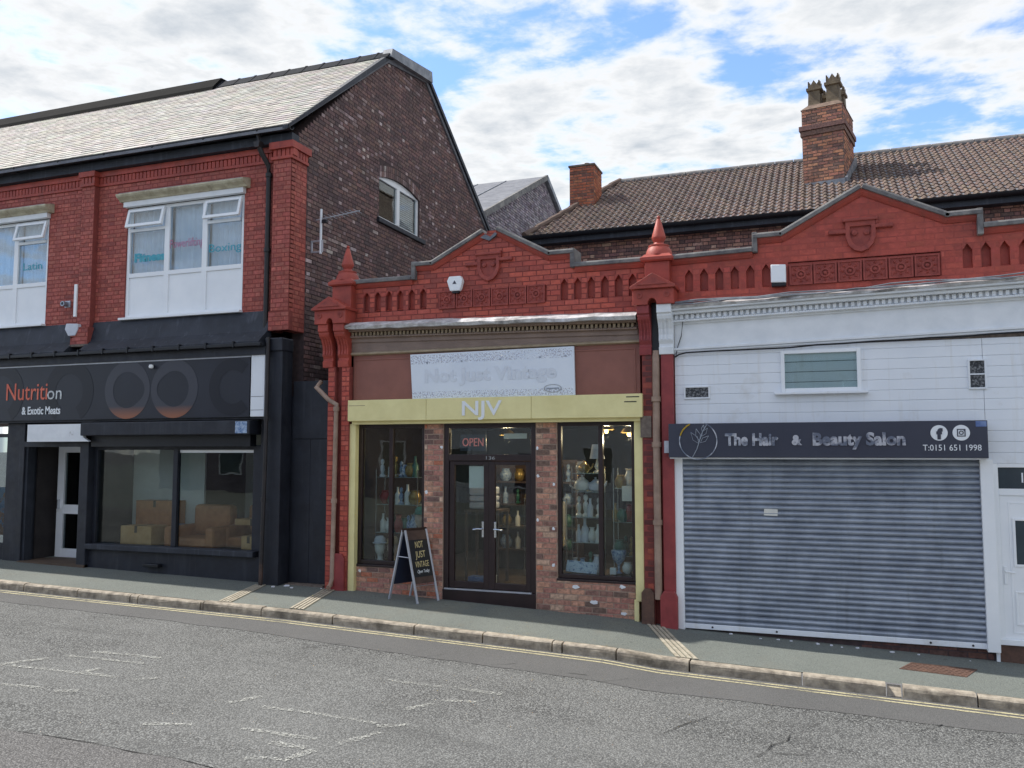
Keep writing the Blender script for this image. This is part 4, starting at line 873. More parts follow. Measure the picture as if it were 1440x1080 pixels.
# cornice, frieze
m=MB(); m.box(-2.07,7,-.06,.1,4.17,4.30,TS,xt=-2.1); m.build('dentil_bed','white_paint',SA)
m=MB(); x=-2.05
while x<7: m.box(x,x+.042,-.10,-.05,4.235,4.30,TS,xt=-2.1); x+=.076
m.build('dentil_course','white_paint',SA,stuff=True)
m=MB(); m.box(-2.08,7,-.12,.1,4.20,4.228,TS,xt=-2.1); m.box(-2.08,7,-.16,.1,4.305,4.35,TS,xt=-2.1); m.box(-2.08,7,-.22,.1,4.352,4.385,TS,xt=-2.1); m.build('cornice_moulding','white_paint',SA,bevel=.007)
m=MB(); n=46; r=random.Random(12); vs=[]
for i in range(n+1):
    x=-2.2+9.2*i/n; z=TS*(x+2.1); k=.04 if x<-2.0 else 0
    vs+=[(x,-.05,4.385+z),(x,-.235+r.uniform(-.012,.012),4.38+z+k),(x,-.25+r.uniform(-.015,.015),4.41+z+k+r.uniform(-.008,.012)),(x,-.12,4.45+z+r.uniform(-.015,.015)),(x,.0,4.475+z+r.uniform(-.01,.01))]
m.add(vs,[(5*i+j,5*i+5+j,5*i+6+j,5*i+1+j) for i in range(n) for j in range(4)]); m.build('lead_capping','lead_sunlit',SA)
m=MB(); r=random.Random(5)
for k,(dz,dy) in enumerate(((.0,.0),(.03,.02),(-.015,-.012))):
    m.tube([(-2.15+.42*i,-.265+dy+r.uniform(-.012,.012),4.44+dz*(1 if i%3 else .3)+TS*.42*i+r.uniform(-.014,.014)) for i in range(23)],.010,6)
m.build('cable','lead',SA,smooth=True)
MB().box(-2.07,7,-.03,.1,3.80,4.20,TS,xt=-2.1).build('frieze','white_paint',SA)
m=MB(); m.box(-2.07,7,-.075,.0,3.795,3.83,TS,xt=-2.1); m.box(-2.07,7,-.055,.0,3.765,3.794,TS,xt=-2.1); m.build('frieze_moulding','white_paint',SA,bevel=.006)
m=MB(); r=random.Random(6); m.tube([(-2.06,-.08,3.70),(-2.0,-.085,3.735)]+[(-1.9+.35*i,-.085,3.75+TS*.35*i+r.uniform(-.012,.012)) for i in range(26)],.012,6); m.build('cable','black_plastic',SA,smooth=True)
m=MB(); m.tube([(-1.93,-.09,4.4),(-1.94,-.085,4.2),(-1.97,-.06,4.0),(-2.02,-.05,3.86),(-2.05,-.06,3.72)],.006,6); m.build('cable','black_plastic',SA,smooth=True)
# boards
z=2.745; k=0
while z<3.80:
    z1=min(z+.1385,3.80); 
    for a,b in ((-2.07,1.845),(1.85,7.0)):
        pr=[(-.029,z),(-.033,z+.004),(-.031,z1-.008),(-.026,z1-.001),(-.0,z1-.001),(.0,z)]
        MB().prism(pr,a,b,'x').build('board','upvc_dirty',SA)
    z+=.1385
z=2.20
while z<2.70: MB().prism([(-.029,z),(-.033,z+.004),(-.031,z+.130),(-.026,z+.137),(-.0,z+.137),(.0,z)],1.84,7.0,'x').build('board','upvc_dirty',SA); z+=.1385
MB().box(-2.07,7,.0,.15,2.2,4.5).build('front_wall','mortar_grey',SA)
def upvc_win(x0,x1,z0,z1,sill=True,fw=.05):
    F=frame(MB(),x0,x1,z0,z1,-.075,-.02,fw).build('window','upvc',SA,bevel=.006); MB().box(x0+fw,x1-fw,-.05,-.044,z0+fw,z1-fw).build('pane','window_glass',F)
    MB().box(x0+fw,x1-fw,-.030,-.025,z0+fw,z1-fw).build('room_back','room_dark' if not sill else 'room_frost',F)
    if sill: MB().box(x0-.09,x1+.08,-.13,-.03,z0-.035,z0-.002).build('sill','upvc_dirty',F,bevel=.006)
    return F
upvc_win(-.615,.405,3.16,3.735)
for (x0,x1,z0,z1) in ((-1.945,-1.58,3.095,3.278),(1.675,1.885,3.145,3.53)):
    F=frame(MB(),x0,x1,z0,z1,-.06,-.02,.022).build('air_vent','upvc_dirty',SA,bevel=.004); MB().box(x0+.022,x1-.022,-.035,-.030,z0+.022,z1-.022).build('mesh_panel','vent_mesh',F)
    if x0>0: MB().box(x0+.022,x1-.022,-.05,-.03,(z0+z1)/2-.008,(z0+z1)/2+.008).build('bar','upvc_dirty',F)
# shutter and posts
SH=MB().box(-2.12,1.83,-.27,-.036,2.25,2.30).build('shutter_housing','upvc_dirty',SA)
def slat(x0,x1,z,h):
    n=6; pr=[(-.041-.030*math.sin(math.pi*i/n)**.8,z+h*.86*i/n) for i in range(n+1)]+[(-.046,z+h*.93),(-.036,z+h),(-.030,z+h),(-.030,z)]
    return MB().prism(pr,x0,x1,'x')
h=.0755; z=-.035; r=random.Random(14)
sm=slat(-1.985,1.765,0,h).mesh('slat','steel_slat',True)
while z<2.24:
    o=bpy.data.objects.new('slat',sm); COL.objects.link(o); o.location=(0,r.uniform(-.002,.002),z); o.rotation_euler=(r.uniform(-.05,.05),0,0); par(o,SH); z+=h
sb=MB().box(-1.98,1.76,-.075,-.025,-.105,-.035).build('bottom_bar','upvc_dirty',SH,bevel=.006)
for x in (-1.6,-.75,1.12,1.6): MB().lathe([(.014,0),(.014,.006),(.0,.008)],(0,0,0),8).build('bolt','black_plastic',sb).location=(x,0,0)
for o in sb.children:
    x=o.location.x; o.location=(x,-.075,-.07); o.rotation_euler=(R(90),0,0)
MB().box(-2.10,-1.975,-.10,.0,-.16,2.25).build('shutter_guide','upvc',SA,bevel=.006)
MB().box(1.755,1.90,-.12,.0,-.13,2.25).build('shutter_guide','upvc',SA,bevel=.006); MB().box(1.86,1.90,-.05,.0,-.30,-.13).build('shutter_guide','upvc_dirty',SA)
MB().box(-2.07,7,-.015,.15,-.6,-.10).build('threshold_course','mortar_dark',SA)
w=Wall('y',-.02,.08,.22,.006,'stretcher',81); w.lay(-.55,-.11,[(.3,1.84),(1.92,3.2)],lambda r,u,z,l:pick(r,[(srgb(104,72,66),1),(srgb(88,64,60),1)]),(),.05); w.done(SA,'brick_step','mortar_dark','brick_old',24)
tag(MB().prism([(-.88,1.57),(-.70,1.565),(-.705,1.475),(-.885,1.48)],-.068,-.066,'y').build('paper_notice','paper'),'small white paper notice taped to the roller shutter','notice')
# white house door
f=MB(); f.box(1.905,1.965,-.03,.06,.0,2.20); f.box(2.78,2.84,-.03,.06,.0,2.20); f.box(1.965,2.78,-.029,.059,2.15,2.20); f.box(1.965,2.78,-.029,.059,1.80,1.885); f.box(1.90,2.85,-.06,.06,-.04,.03); F=f.build('door_frame','upvc',SA,bevel=.006)
MB().box(1.965,2.78,.0,.006,1.885,2.15).build('transom_pane','pane_dark',F)
text('lettering','1',2.235,2.025,-.004,.125,None,'letter_white',F,.002)
D=MB().box(1.967,2.778,-.012,.04,.03,1.80).build('door','upvc',SA,bevel=.004)
f=frame(MB(),2.06,2.70,.10,1.72,-.018,-.01,.02); f.build('door_bead','upvc',D,bevel=.004)
f=MB(); frame(f,2.10,2.62,.92,1.52,-.03,-.01,.03); f.build('glazing_bead','upvc',D,bevel=.004); MB().box(2.13,2.59,-.02,-.014,.95,1.49).build('pane','pane_dark',D)
f=frame(MB(),2.10,2.62,.20,.62,-.024,-.01,.025).build('lower_panel','upvc',D,bevel=.006)
MB().box(2.22,2.50,-.022,-.01,.74,.79).build('letter_plate','iron_rust',D,bevel=.004)
MB().box(1.985,2.02,-.03,-.01,.70,.92).build('handle_plate','upvc',D,bevel=.006); MB().tube([(2.0,-.02,.86),(2.0,-.05,.86),(2.10,-.055,.85)],.009,8).build('handle','upvc',D,smooth=True)
MB().box(1.90,7,-.03,.15,-.6,-.045).build('door_step','iron_rust',SA)
MB().box(2.85,7,-.02,.15,-.5,2.2).build('side_panel','upvc_dirty',SA)
MB().box(-2.07,7,.15,6.2,-.6,4.5).build('building_core','mortar_dark',SA)
# salon sign
SS=thing('salon_sign','dark grey sign box reading The Hair & Beauty Salon above the shutter','sign',(-.15,-.3,2.26))
MB().box(-2.13,1.83,-.30,-.037,2.268,2.738).build('sign_box','salon_sign',SS,bevel=.005)
text('lettering','The Hair',-1.01,2.515,-.304,.155,.70,'salon_letters',SS,.012,0,0,.010); text('lettering','&',-.43,2.505,-.304,.12,.13,'salon_letters',SS,.012,0,0,.010)
text('lettering','Beauty Salon',.335,2.515,-.304,.155,1.12,'salon_letters',SS,.012,0,0,.010)
disc('logo_ring',-1.72,2.50,.262,.248,-.312,'salon_letters',parent=SS,th=.01,a0=-118,a1=70,n=40); disc('logo_ring',-1.72,2.50,.262,.248,-.312,'salon_letters',parent=SS,th=.01,a0=165,a1=242,n=20); disc('logo_ring',-1.72,2.50,.262,.244,-.313,'gold',parent=SS,th=.01,a0=115,a1=164,n=16)
m=MB(); m.tube([(-1.80,-.306,2.27),(-1.74,-.306,2.38),(-1.70,-.306,2.50),(-1.66,-.306,2.62),(-1.60,-.306,2.72)],.006,6)
for (bx,bz,ang,l) in ((-1.71,2.46,125,.19),(-1.70,2.50,105,.17),(-1.67,2.56,55,.14),(-1.69,2.47,40,.15),(-1.66,2.62,80,.10)):
    d=Vector((math.cos(R(ang)),0,math.sin(R(ang)))); t=Vector((-d.z,0,d.x)); p=Vector((bx,-.306,bz)); lp=[p,p+d*l*.45+t*l*.2,p+d*l,p+d*l*.45-t*l*.2]
    for a,b in zip(lp,lp[1:]+lp[:1]): m.tube([tuple(a),tuple(b)],.004,5)
m.build('logo_leaves','steel_slat',SS)
for cx,k in ((1.285,0),(1.535,1)):
    q=MB().prism([(cx+.098*math.cos(R(12*i)),2.585+.098*math.sin(R(12*i))) for i in range(30)],-.308,-.300,'y').build('icon_disc','letter_white',SS)
    if k==0: text('icon_mark','f',cx,2.575,-.311,.12,None,'salon_sign',SS,.002,0,0,.012)
    else:
        m=MB(); a=.048
        frame(m,cx-a,cx+a,2.585-a,2.585+a,-.312,-.307,.012); m.build('icon_mark','salon_sign',SS); disc('icon_mark',cx,2.585,.027,.016,-.313,'salon_sign',parent=SS,th=.004,n=20)
        MB().box(cx+.026,cx+.036,-.313,-.308,2.585+.022,2.585+.032).build('icon_mark','salon_sign',SS)
text('lettering','T:0151 651 1998',1.425,2.40,-.303,.075,.66,'letter_white',SS,.003)
MB().box(1.70,1.82,-.303,-.299,2.66,2.73).build('maker_sticker','blue_plastic',SS)
MB().box(-2.20,-2.135,-.26,-.05,2.33,2.50).build('sign_bracket','alu',SS)
# alarm boxes
def alarm(name,label,prof,y0,y1,mt,base,mark=None):
    t=thing(name,label,'alarm box',(sum(p[0] for p in prof)/len(prof),y1,min(p[1] for p in prof)),'alarm boxes on the shop fronts'); MB().prism(prof,y0,y1,'y').build('cover',mt,t,bevel=.012); MB().box(*base).build('lamp_base','black_plastic',t,bevel=.006)
    if mark: MB().prism(mark,y0-.004,y0-.0005,'y').build('printed_mark','salon_sign',t)
alarm('alarm_box','white tapered alarm box with a printed triangle on the red parapet',[(-5.62,5.125),(-5.42,5.125),(-5.385,5.05),(-5.43,4.89),(-5.60,4.89),(-5.655,5.05)],-.10,-.01,'upvc',(-5.57,-5.46,-.08,-.01,4.855,4.90),[(-5.555,5.0),(-5.485,5.0),(-5.52,5.055)])
alarm('alarm_box','white rectangular alarm box beside the last niche of the salon parapet',[(-.715,4.935),(-.515,4.925),(-.515,4.675),(-.715,4.685)],-.12,-.01,'upvc',(-.71,-.52,-.10,-.01,4.63,4.682))
alarm('alarm_box','pale tapered alarm box on the brick pier over the black shopfront',[(-13.53,4.77),(-13.25,4.755),(-13.23,4.66),(-13.30,4.53),(-13.47,4.53),(-13.56,4.66)],-.22,-.125,'cloth_white',(-13.43,-13.34,-.20,-.125,4.48,4.54))
t=tag(MB().box(-13.44,-13.375,-.15,-.115,4.905,5.53).build('conduit_cover','upvc',bevel=.006),'short white vertical cable cover on the red brick pier','conduit')
t=thing('wall_vent','small round metal flue vent on the red brick wall','wall vent',(-13.74,0,5.18)); MB().box(-13.80,-13.66,-.03,.0,5.12,5.25).build('vent_plate','alu',t,bevel=.006); q=MB().lathe([(.05,0),(.05,.12),(.03,.12),(.03,.02)],(0,0,0),14).build('flue','steel_slat',t,smooth=True); q.rotation_euler=(R(90),0,0); q.location=(-13.74,-.02,5.18)
# ================================================================ houses behind
HB=thing('brick_house','two-storey brick house with brown tiled roof behind the shops','house',(2,6.2,0))
hp=[(srgb(148,108,96),4),(srgb(126,94,88),4),(srgb(166,124,110),2),(srgb(106,84,80),2),(srgb(180,146,130),1)]
w=Wall('y',6.2,.08,.225,.009,'flemish',91); w.lay(5.9,7.12,[(-6.3,10)],lambda r,u,z,l:pick(r,hp),(),.2); w.done(HB,'front_wall','mortar_dark','brick_old',250)
MB().box(-6.3,10,6.41,13.5,-.5,7.2).build('wall_core','mortar_dark',HB)
MB().box(-6.45,10,5.93,6.2,7.08,7.24).build('eaves_board','black_felt',HB); gutter('gutter',-6.5,10,5.86,7.27,.08,'black_plastic',HB)
ye,ze,ry=5.80,7.24,9.95; pit=R(30.); tan=math.tan(pit); Lr=(ry-ye)/math.cos(pit)
def lx(y): return -6.45+(y-ye)*(1.27/4.15)
rb=MB(); rb.add([(lx(ye),ye,ze),(10,ye,ze),(10,ry,ze+(ry-ye)*tan),(lx(ry),ry,ze+(ry-ye)*tan),(lx(ye),14.1,ze),(10,14.1,ze)],[(0,1,2,3),(3,2,5,4),(0,3,4),(1,5,2)]); RO=rb.build('roof','roof_grey',HB)
m=MB(); g=.265; n=int(Lr/g)+1; wv=.152; sub=6; r=random.Random(77)
tpal=[(srgb(102,85,77),6),(srgb(96,80,74),4),(srgb(110,92,82),2),(srgb(88,74,69),1)]
for k in range(n):
    s0=k*g; s1=min(s0+g+.02,Lr); x=lx(ye+s0*math.cos(pit))+( .0); x=math.ceil(x/wv)*wv
    while x<10:
        col=pick(r,tpal); lift=.030+r.uniform(-.003,.003); vs=[]
        for j in range(sub+1):
            u=j/sub; h=.020*math.sin(2*math.pi*u)+(.008 if u<.5 else 0)
            for s_,e in ((s0,lift),(s1,.008)):
                vs.append((x+u*wv,ye+s_*math.cos(pit)-(h+e)*math.sin(pit),ze+s_*math.sin(pit)+(h+e)*math.cos(pit)))
            vs.append((x+u*wv,ye+s0*math.cos(pit),ze+s0*math.sin(pit)))
        m.add(vs,[(3*j,3*j+3,3*j+4,3*j+1) for j in range(sub)]+[(3*j+2,3*j+5,3*j+3,3*j) for j in range(sub)],col); x+=wv
m.build('roof_tiles','tile_brown',RO,stuff=True)
zr=ze+(ry-ye)*tan; x=lx(ry)
while x<10: MB().tube([(x,ry,zr-.02),(x+.435,ry,zr-.02)],.10,10).build('ridge_tile','coping_stone',RO,smooth=True); x+=.45
m=MB()
for i in range(9):
    a,b=i/9,(i+1)/9; p=Vector((lx(ye+a*4.15),ye+a*4.15,ze+a*4.15*tan+.05)); q=Vector((lx(ye+b*4.15)+.02,ye+b*4.15,ze+b*4.15*tan+.04)); m.tube([tuple(p),tuple(q)],.075,8)
m.build('verge_tile','tile_verge',RO)
def chimney(cx0,cx1,y0,dep,z0,z1,pal,seed,rot,cap=True,pots=()):
    """brick stack; local frame rotated about its front-left corner"""
    pv=bpy.data.objects.new('chimney',None); 
    M=Matrix.Translation((cx0,y0,0))@Matrix.Rotation(R(rot),4,'Z'); w_=cx1-cx0; cl=.072
    body=MB().box(0,w_,0,dep,z0-1.2,z1); ch=body.build('chimney','mortar_grey',HB); ch.matrix_parent_inverse=ch.matrix_parent_inverse@M
    ws=Wall('y',0.,cl,.22,.008,'stretcher',seed); ws.lay(z0,z1,[(0,w_)],lambda r,u,z,l:pick(r,pal),(),.02)
    wx=Wall('x',w_,cl,.22,.008,'stretcher',seed+1); wx.lay(z0,z1,[(0,dep)],lambda r,u,z,l:pick(r,pal),(),.02)
    wl=Wall('x',0.,cl,.22,-.008,'stretcher',seed+2)
    for q in (ws,wx):
        its=q.items; half=MB(); r=random.Random(seed)
        for t in its:
            m=MB(); e=.004; c,d,a,b=t[:4]; pr=t[5]
            vs=[q.P(u,z,-.01) for u,z in ((c,a),(d,a),(d,b),(c,b))]+[q.P(u,z,pr) for u,z in ((c+e,a+e),(d-e,a+e),(d-e,b-e),(c+e,b-e))]
            m.add(vs,[(4,5,6,7),(0,1,5,4),(1,2,6,5),(2,3,7,6),(3,0,4,7)],t[4]); m.build('brick','brick_old',ch)
    if cap:
        for k,(o,a,b) in enumerate(((.035,z1-.62,z1-.50),(.06,z1-.50,z1-.38))):
            mm=MB(); mm.box(-o,w_+o,-o,dep+o,a+.004,b-.004,col=jit(pal[3][0],rnd)); mm.build('corbel_band','brick_old',ch,bevel=.006)
        mm=MB(); mm.add([(-.02,-.02,z1),(w_+.02,-.02,z1),(w_+.02,dep+.02,z1),(-.02,dep+.02,z1),(.12,.10,z1+.13),(w_-.12,.10,z1+.13),(w_-.12,dep-.1,z1+.13),(.12,dep-.1,z1+.13)],[(0,1,5,4),(1,2,6,5),(2,3,7,6),(3,0,4,7),(4,5,6,7)]); mm.build('flaunching','flaunch',ch)
    else:
        MB().box(-.03,w_+.03,-.03,dep+.03,z1,z1+.05).build('cap_slab','mortar_grey',ch,bevel=.01)
    mm=MB(); mm.box(-.05,w_+.05,-.07,-.018,z0-.12,z0+.06); mm.prism([(-.07,z0-.12),(-.07,z0+.07),(dep,z0+dep*tan+.18),(dep,z0+dep*tan-.02)],w_+.018,w_+.07,'x'); mm.build('flashing','lead',ch)
    for (px_,py_,s_,hh) in pots:
        p=MB(); b=z1+.06; p.lathe([(.15*s_,0),(.135*s_,.12),(.125*s_,.42*hh),(.165*s_,.44*hh),(.165*s_,.50*hh),(.13*s_,.51*hh),(.13*s_,.53*hh)],(px_,py_,b),4,True)
        for q in range(4):
            a=R(90*q); c,s2=math.cos(a),math.sin(a); ex=.13*s_; tp=[(-ex,.53*hh),(ex,.53*hh),(ex,.66*hh),(ex*.5,.58*hh),(0,.68*hh),(-ex*.5,.58*hh),(-ex,.66*hh)]
            vs=[]
            for d in (ex,ex-.03): vs+=[(px_+c*u-s2*d*-1*0+s2*d,py_+s2*u-c*d,b+z) for u,z in tp]
            nn=len(tp); p.add(vs,[tuple(range(nn)),tuple(range(2*nn-1,nn-1,-1))]+[(i,(i+1)%nn,nn+(i+1)%nn,nn+i) for i in range(nn)])
        p.build('chimney_pot','pot_buff',ch)
    return ch
cp=[(srgb(176,124,102),4),(srgb(154,108,94),4),(srgb(188,134,106),2),(srgb(122,94,86),2),(srgb(138,104,92),2)]
chimney(-.42,.47,7.80,1.25,8.33,10.12,cp,101,-11,True,((.25,.30,1.,1.),(.66,.28,1.05,1.08),(.28,.80,.9,.9),(.68,.85,.95,.95)))
cp2=[(srgb(188,118,86),4),(srgb(174,104,78),4),(srgb(158,98,78),2),(srgb(128,88,76),1.5)]
chimney(-5.98,-5.35,7.9,.75,8.32,9.48,cp2,121,0,False)
MB().lathe([(.07,0),(.07,.16),(.05,.16)],(-5.62,8.25,9.5),10).build('flue_pipe','pot_buff',HB)
# grey gabled building far behind
RB=thing('grey_outbuilding','weathered grey gable with a shallow grey roof behind the slate roof','building',(-9.2,12,0))
MB().prism([(10.0,0),(10.0,9.1),(15.6,11.85),(20.5,9.4),(20.5,0)],-9.45,-9.2,'x').build('gable_wall','wall_grey',RB)
w=Wall('x',-9.2,.085,.24,.008,'flemish',131); wp=[(srgb(146,138,146),4),(srgb(128,120,130),3),(srgb(160,152,158),2),(srgb(108,100,108),1.5)]
w.lay(8.3,11.7,lambda z:[((10.1 if z<9.1 else 10.1+(z-9.1)*2.036),(20.4 if z<9.4 else 20.4-(z-9.4)*2.0))],lambda r,u,z,l:pick(r,wp),(),.05); w.done(RB,'gable_face','mortar_grey','brick_old',0)
MB().prism([(9.7,8.96),(15.6,11.86),(15.6,12.0),(9.7,9.10)],-24,-9.12,'x').build('roof','roof_grey',RB); MB().prism([(15.6,11.86),(20.9,9.2),(20.9,9.34),(15.6,12.0)],-24,-9.12,'x').build('roof','roof_grey',RB)
MB().prism([(9.65,8.93),(15.6,11.85),(15.6,12.04),(9.65,9.13)],-9.14,-9.05,'x').build('verge_board','coping_stone',RB); MB().prism([(15.6,11.85),(20.9,9.2),(20.9,9.40),(15.6,12.04)],-9.14,-9.05,'x').build('verge_board','lead',RB)
for k in range(5):
    x=-10.6-k*1.1; MB().prism([(9.7,9.105),(15.5,11.95),(15.5,11.98),(9.7,9.135)],x,x+.03,'x').build('roof_seam','lead',RB)
# ================================================================ aerial on the gable
AE=thing('tv_aerial','white television aerial on a bracket fixed to the dark gable','aerial',(-8.6,.5,5.9))
m=MB(); frame(m,-8.60,-8.36,5.88,6.10,.49,.52,.025); m.build('bracket','alu',AE)
MB().tube([(-8.40,.5,5.85),(-8.40,.5,6.66)],.022,8).build('mast','upvc_dirty',AE,smooth=True)
MB().tube([(-8.50,.5,6.47),(-7.62,.5,6.55)],.013,8).build('boom','alu',AE)
for i in range(9): x=-8.34+.085*i; MB().tube([(x,.36-.0,6.485+.008*i),(x,.64,6.485+.008*i)],.004,5).build('element','alu',AE)
MB().box(-8.37,-8.28,.47,.53,6.40,6.46).build('junction_box','black_plastic',AE,bevel=.006)
# ================================================================ pavement sign
FB=thing('sandwich_board','black A-frame pavement board lettered NOT JUST VINTAGE by the shop door','pavement sign',(-6.1,-.2,.06))
fl=Vector((-5.93,-.48,zpav(-5.93,-.48))); fr_=Vector((-5.75,-.13,zpav(-5.75,-.13))); bl=Vector((-6.48,-.36,zpav(-6.48,-.36))); wdir=(fr_-fl); wdir.z=0; Wd=wdir.length; wdir.normalize(); out=Vector((wdir.y,-wdir.x,0))
br=bl+wdir*Wd; br.z=zpav(br.x,min(br.y,0)); mid=((fl+fr_+bl+br)/4); H=1.08
tl=Vector((mid.x,mid.y,0))-wdir*(Wd/2)+Vector((0,0,mid.z+H)); tr=tl+wdir*Wd
def bar(name,a,b,w1,w2,mt,parent=FB):
    d=(b-a).normalized(); s_=wdir; t=d.cross(s_).normalized(); vs=[tuple(p+s_*i*w1/2+t*j*w2/2) for p in (a,b) for i,j in ((-1,-1),(1,-1),(1,1),(-1,1))]
    return MB().add(vs,[(0,1,2,3),(7,6,5,4),(0,4,5,1),(1,5,6,2),(2,6,7,3),(3,7,4,0)]).build(name,mt,parent,bevel=.004)
for a,b in ((fl,tl+out*.03),(fr_,tr+out*.03),(bl,tl-out*.03),(br,tr-out*.03)): bar('leg',a,b,.032,.028,'alu')
def panel(fa,fb,ta,tb,s0,s1,off,ins,name,mt):
    P=[fa.lerp(ta,s0),fb.lerp(tb,s0),fb.lerp(tb,s1),fa.lerp(ta,s1)]; n=(P[1]-P[0]).cross(P[3]-P[0]).normalized(); n=n if n.dot(off)>0 else -n; o=off.length
    c=sum(P,Vector())/4; P=[c+(p-c)*ins for p in P]; return MB().add([tuple(p+n*o) for p in P]+[tuple(p+n*(o-.012)) for p in P],[(0,1,2,3),(7,6,5,4),(0,4,5,1),(1,5,6,2),(2,6,7,3),(3,7,4,0)]).build(name,mt,FB),P,n
pn,P,nn=panel(fl,fr_,tl+out*.03,tr+out*.03,.25,1.0,out*.006,.97,'front_board','wood_frame')
pk,P2,nn=panel(fl,fr_,tl+out*.03,tr+out*.03,.31,.90,out*.012,.86,'chalkboard','chalk_black')
panel(bl,br,tl-out*.03,tr-out*.03,.20,1.0,-out*.006,.96,'back_board','navy_panel')
bar('cross_bar',fl.lerp(tl,.23),fr_.lerp(tr,.23),.03,.03,'alu'); 
m=MB().tube([tuple(fl.lerp(tl,.62)),tuple(bl.lerp(tl,.62))],.008,6); m.build('stay','alu',FB)
bar('top_rail',tl-wdir*.01,tr+wdir*.01,.06,.05,'wood_frame')
ux=wdir; uz=(P2[3]-P2[0]).normalized(); cc_=sum(P2,Vector())/4
rotm=Matrix((ux,uz,ux.cross(uz))).transposed().to_4x4()
for s_,v,hh,ww,mt in (('NOT',.21,.10,.15,'letter_gold'),('JUST',.06,.10,.19,'letter_gold'),('VINTAGE',-.09,.09,.26,'letter_gold'),('Open Today',-.20,.05,.23,'letter_white')):
    cu=bpy.data.curves.new('lettering','FONT'); cu.body=s_; cu.size=hh/.7; cu.extrude=.001; cu.align_x='CENTER'; cu.shear=.3 if v<-.15 else 0; o,wd_=fontmesh('lettering',cu,mt)
    k=ww/wd_; p=cc_+uz*(v-hh/2)+nn*.0155; o.matrix_world=Matrix.Translation(p)@rotm@Matrix.Diagonal((k,1,1,1)); o.parent=FB; o.matrix_parent_inverse=Matrix.Translation(-LOC[FB.name])
mat('card_print',srgb(196,208,224),srgb(110,132,170),24,.6,lo=.5,hi=.62)
mat('shelf_glass',srgb(150,166,166),srgb(130,148,150),3,.12,spec=.6)
# ================================================================ things inside the shop windows
def vase(name,label,x,y,z,prof,mt,group=None,cat='vase',n=14):
    return tag(MB().lathe(prof,(x,y,z),n).build(name,mt,smooth=True),label,cat,group)
def teapot(name,label,x,y,z,s_,mt,group=None):
    t=thing(name,label,'teapot',(x,y,z),group); m=MB().lathe([(.03*s_,0),(.07*s_,.02*s_),(.085*s_,.06*s_),(.07*s_,.105*s_),(.04*s_,.125*s_)],(x,y,z),14); m.build('pot_body',mt,t,smooth=True)
    MB().tube([(x+.075*s_,y,z+.05*s_),(x+.115*s_,y,z+.075*s_),(x+.135*s_,y,z+.125*s_)],[.018*s_,.013*s_,.009*s_],8).build('spout',mt,t,smooth=True)
    MB().tube([(x-.07*s_,y,z+.10*s_),(x-.12*s_,y,z+.105*s_),(x-.13*s_,y,z+.06*s_),(x-.08*s_,y,z+.03*s_)],.009*s_,8).build('handle',mt,t,smooth=True)
    MB().lathe([(.042*s_,.122*s_),(.03*s_,.14*s_),(.01*s_,.15*s_),(.014*s_,.165*s_),(.0,.17*s_)],(x,y,z),12).build('lid',mt,t,smooth=True); return t
def shelf_unit(label,x0,x1,y0,y1,zs,top):
    t=thing('glass_shelf_unit',label,'shelf unit',((x0+x1)/2,y0,.52))
    for x in (x0,x1):
        for y in (y0,y1): MB().tube([(x,y,.5),(x,y,top)],.009,6).build('upright','chrome',t)
    for z in zs: MB().box(x0-.01,x1+.01,y0,y1,z-.008,z).build('shelf','shelf_glass',t)
    return t
ZL=(1.02,1.48,2.0); ZR=(1.02,1.42,1.82,2.08)
shelf_unit('chrome shelf unit in the shop window next to the black gate',-7.12,-6.35,.32,.62,(1.02,1.48,1.93),2.05)
shelf_unit('chrome shelf unit in the shop window next to the roller shutter',-3.72,-3.28,.30,.60,(.98,1.36,1.74,2.02),2.12)
shelf_unit('narrow chrome shelf unit behind the yellow post of the shop',-3.08,-2.78,.34,.62,(.80,1.30,1.80),2.10)
pv=[(.035,0),(.06,.05),(.065,.10),(.035,.16),(.03,.19),(.045,.21)]; pj=[(.04,0),(.075,.04),(.08,.1),(.05,.15),(.055,.17)]; pb=[(.04,0),(.042,.14),(.018,.18),(.016,.24),(.02,.25)]; pf=[(.04,0),(.045,.02),(.02,.05),(.035,.11),(.03,.16),(.012,.18),(.028,.21),(.026,.25),(.0,.27)]
mats=['china_white','china_blue','china_gold','china_green','china_white','china_red','cloth_white']
r=random.Random(17); kinds=[('vase',pv,'vase'),('ginger_jar',pj,'jar'),('glass_bottle',pb,'bottle'),('figurine',pf,'figurine')]
cname={'china_white':'white','china_blue':'blue patterned','china_gold':'gilt','china_green':'green','china_red':'red','cloth_white':'pale grey'}
def fill(x0,x1,y,z,n,where):
    for i in range(n):
        k=r.choice(kinds); mt=r.choice(mats); x=x0+(x1-x0)*(i+.5)/n+r.uniform(-.015,.015); s_=r.uniform(.95,1.4)
        lb='small %s %s %s'%(cname[mt],k[0].replace('_',' '),where)
        vase(k[0],lb,x,y+r.uniform(-.05,.05),z,[(a*s_,b*s_) for a,b in k[1]],mt,lb,k[2])
fill(-7.1,-6.4,.45,1.93,7,'on the top glass shelf beside the black gate'); fill(-7.1,-6.4,.45,1.48,6,'on the middle glass shelf beside the black gate'); fill(-7.1,-6.4,.45,1.02,7,'on the lowest glass shelf beside the black gate')
fill(-3.7,-3.3,.44,.98,4,'on the lowest glass shelf under the window lamp'); fill(-3.7,-3.3,.44,1.36,4,'on the second glass shelf under the window lamp'); fill(-3.7,-3.55,.44,2.02,1,'on the top glass shelf beside the lamp')
fill(-3.05,-2.8,.46,1.80,2,'on the top shelf behind the yellow post'); fill(-3.05,-2.8,.46,.80,3,'on the lowest shelf behind the yellow post')
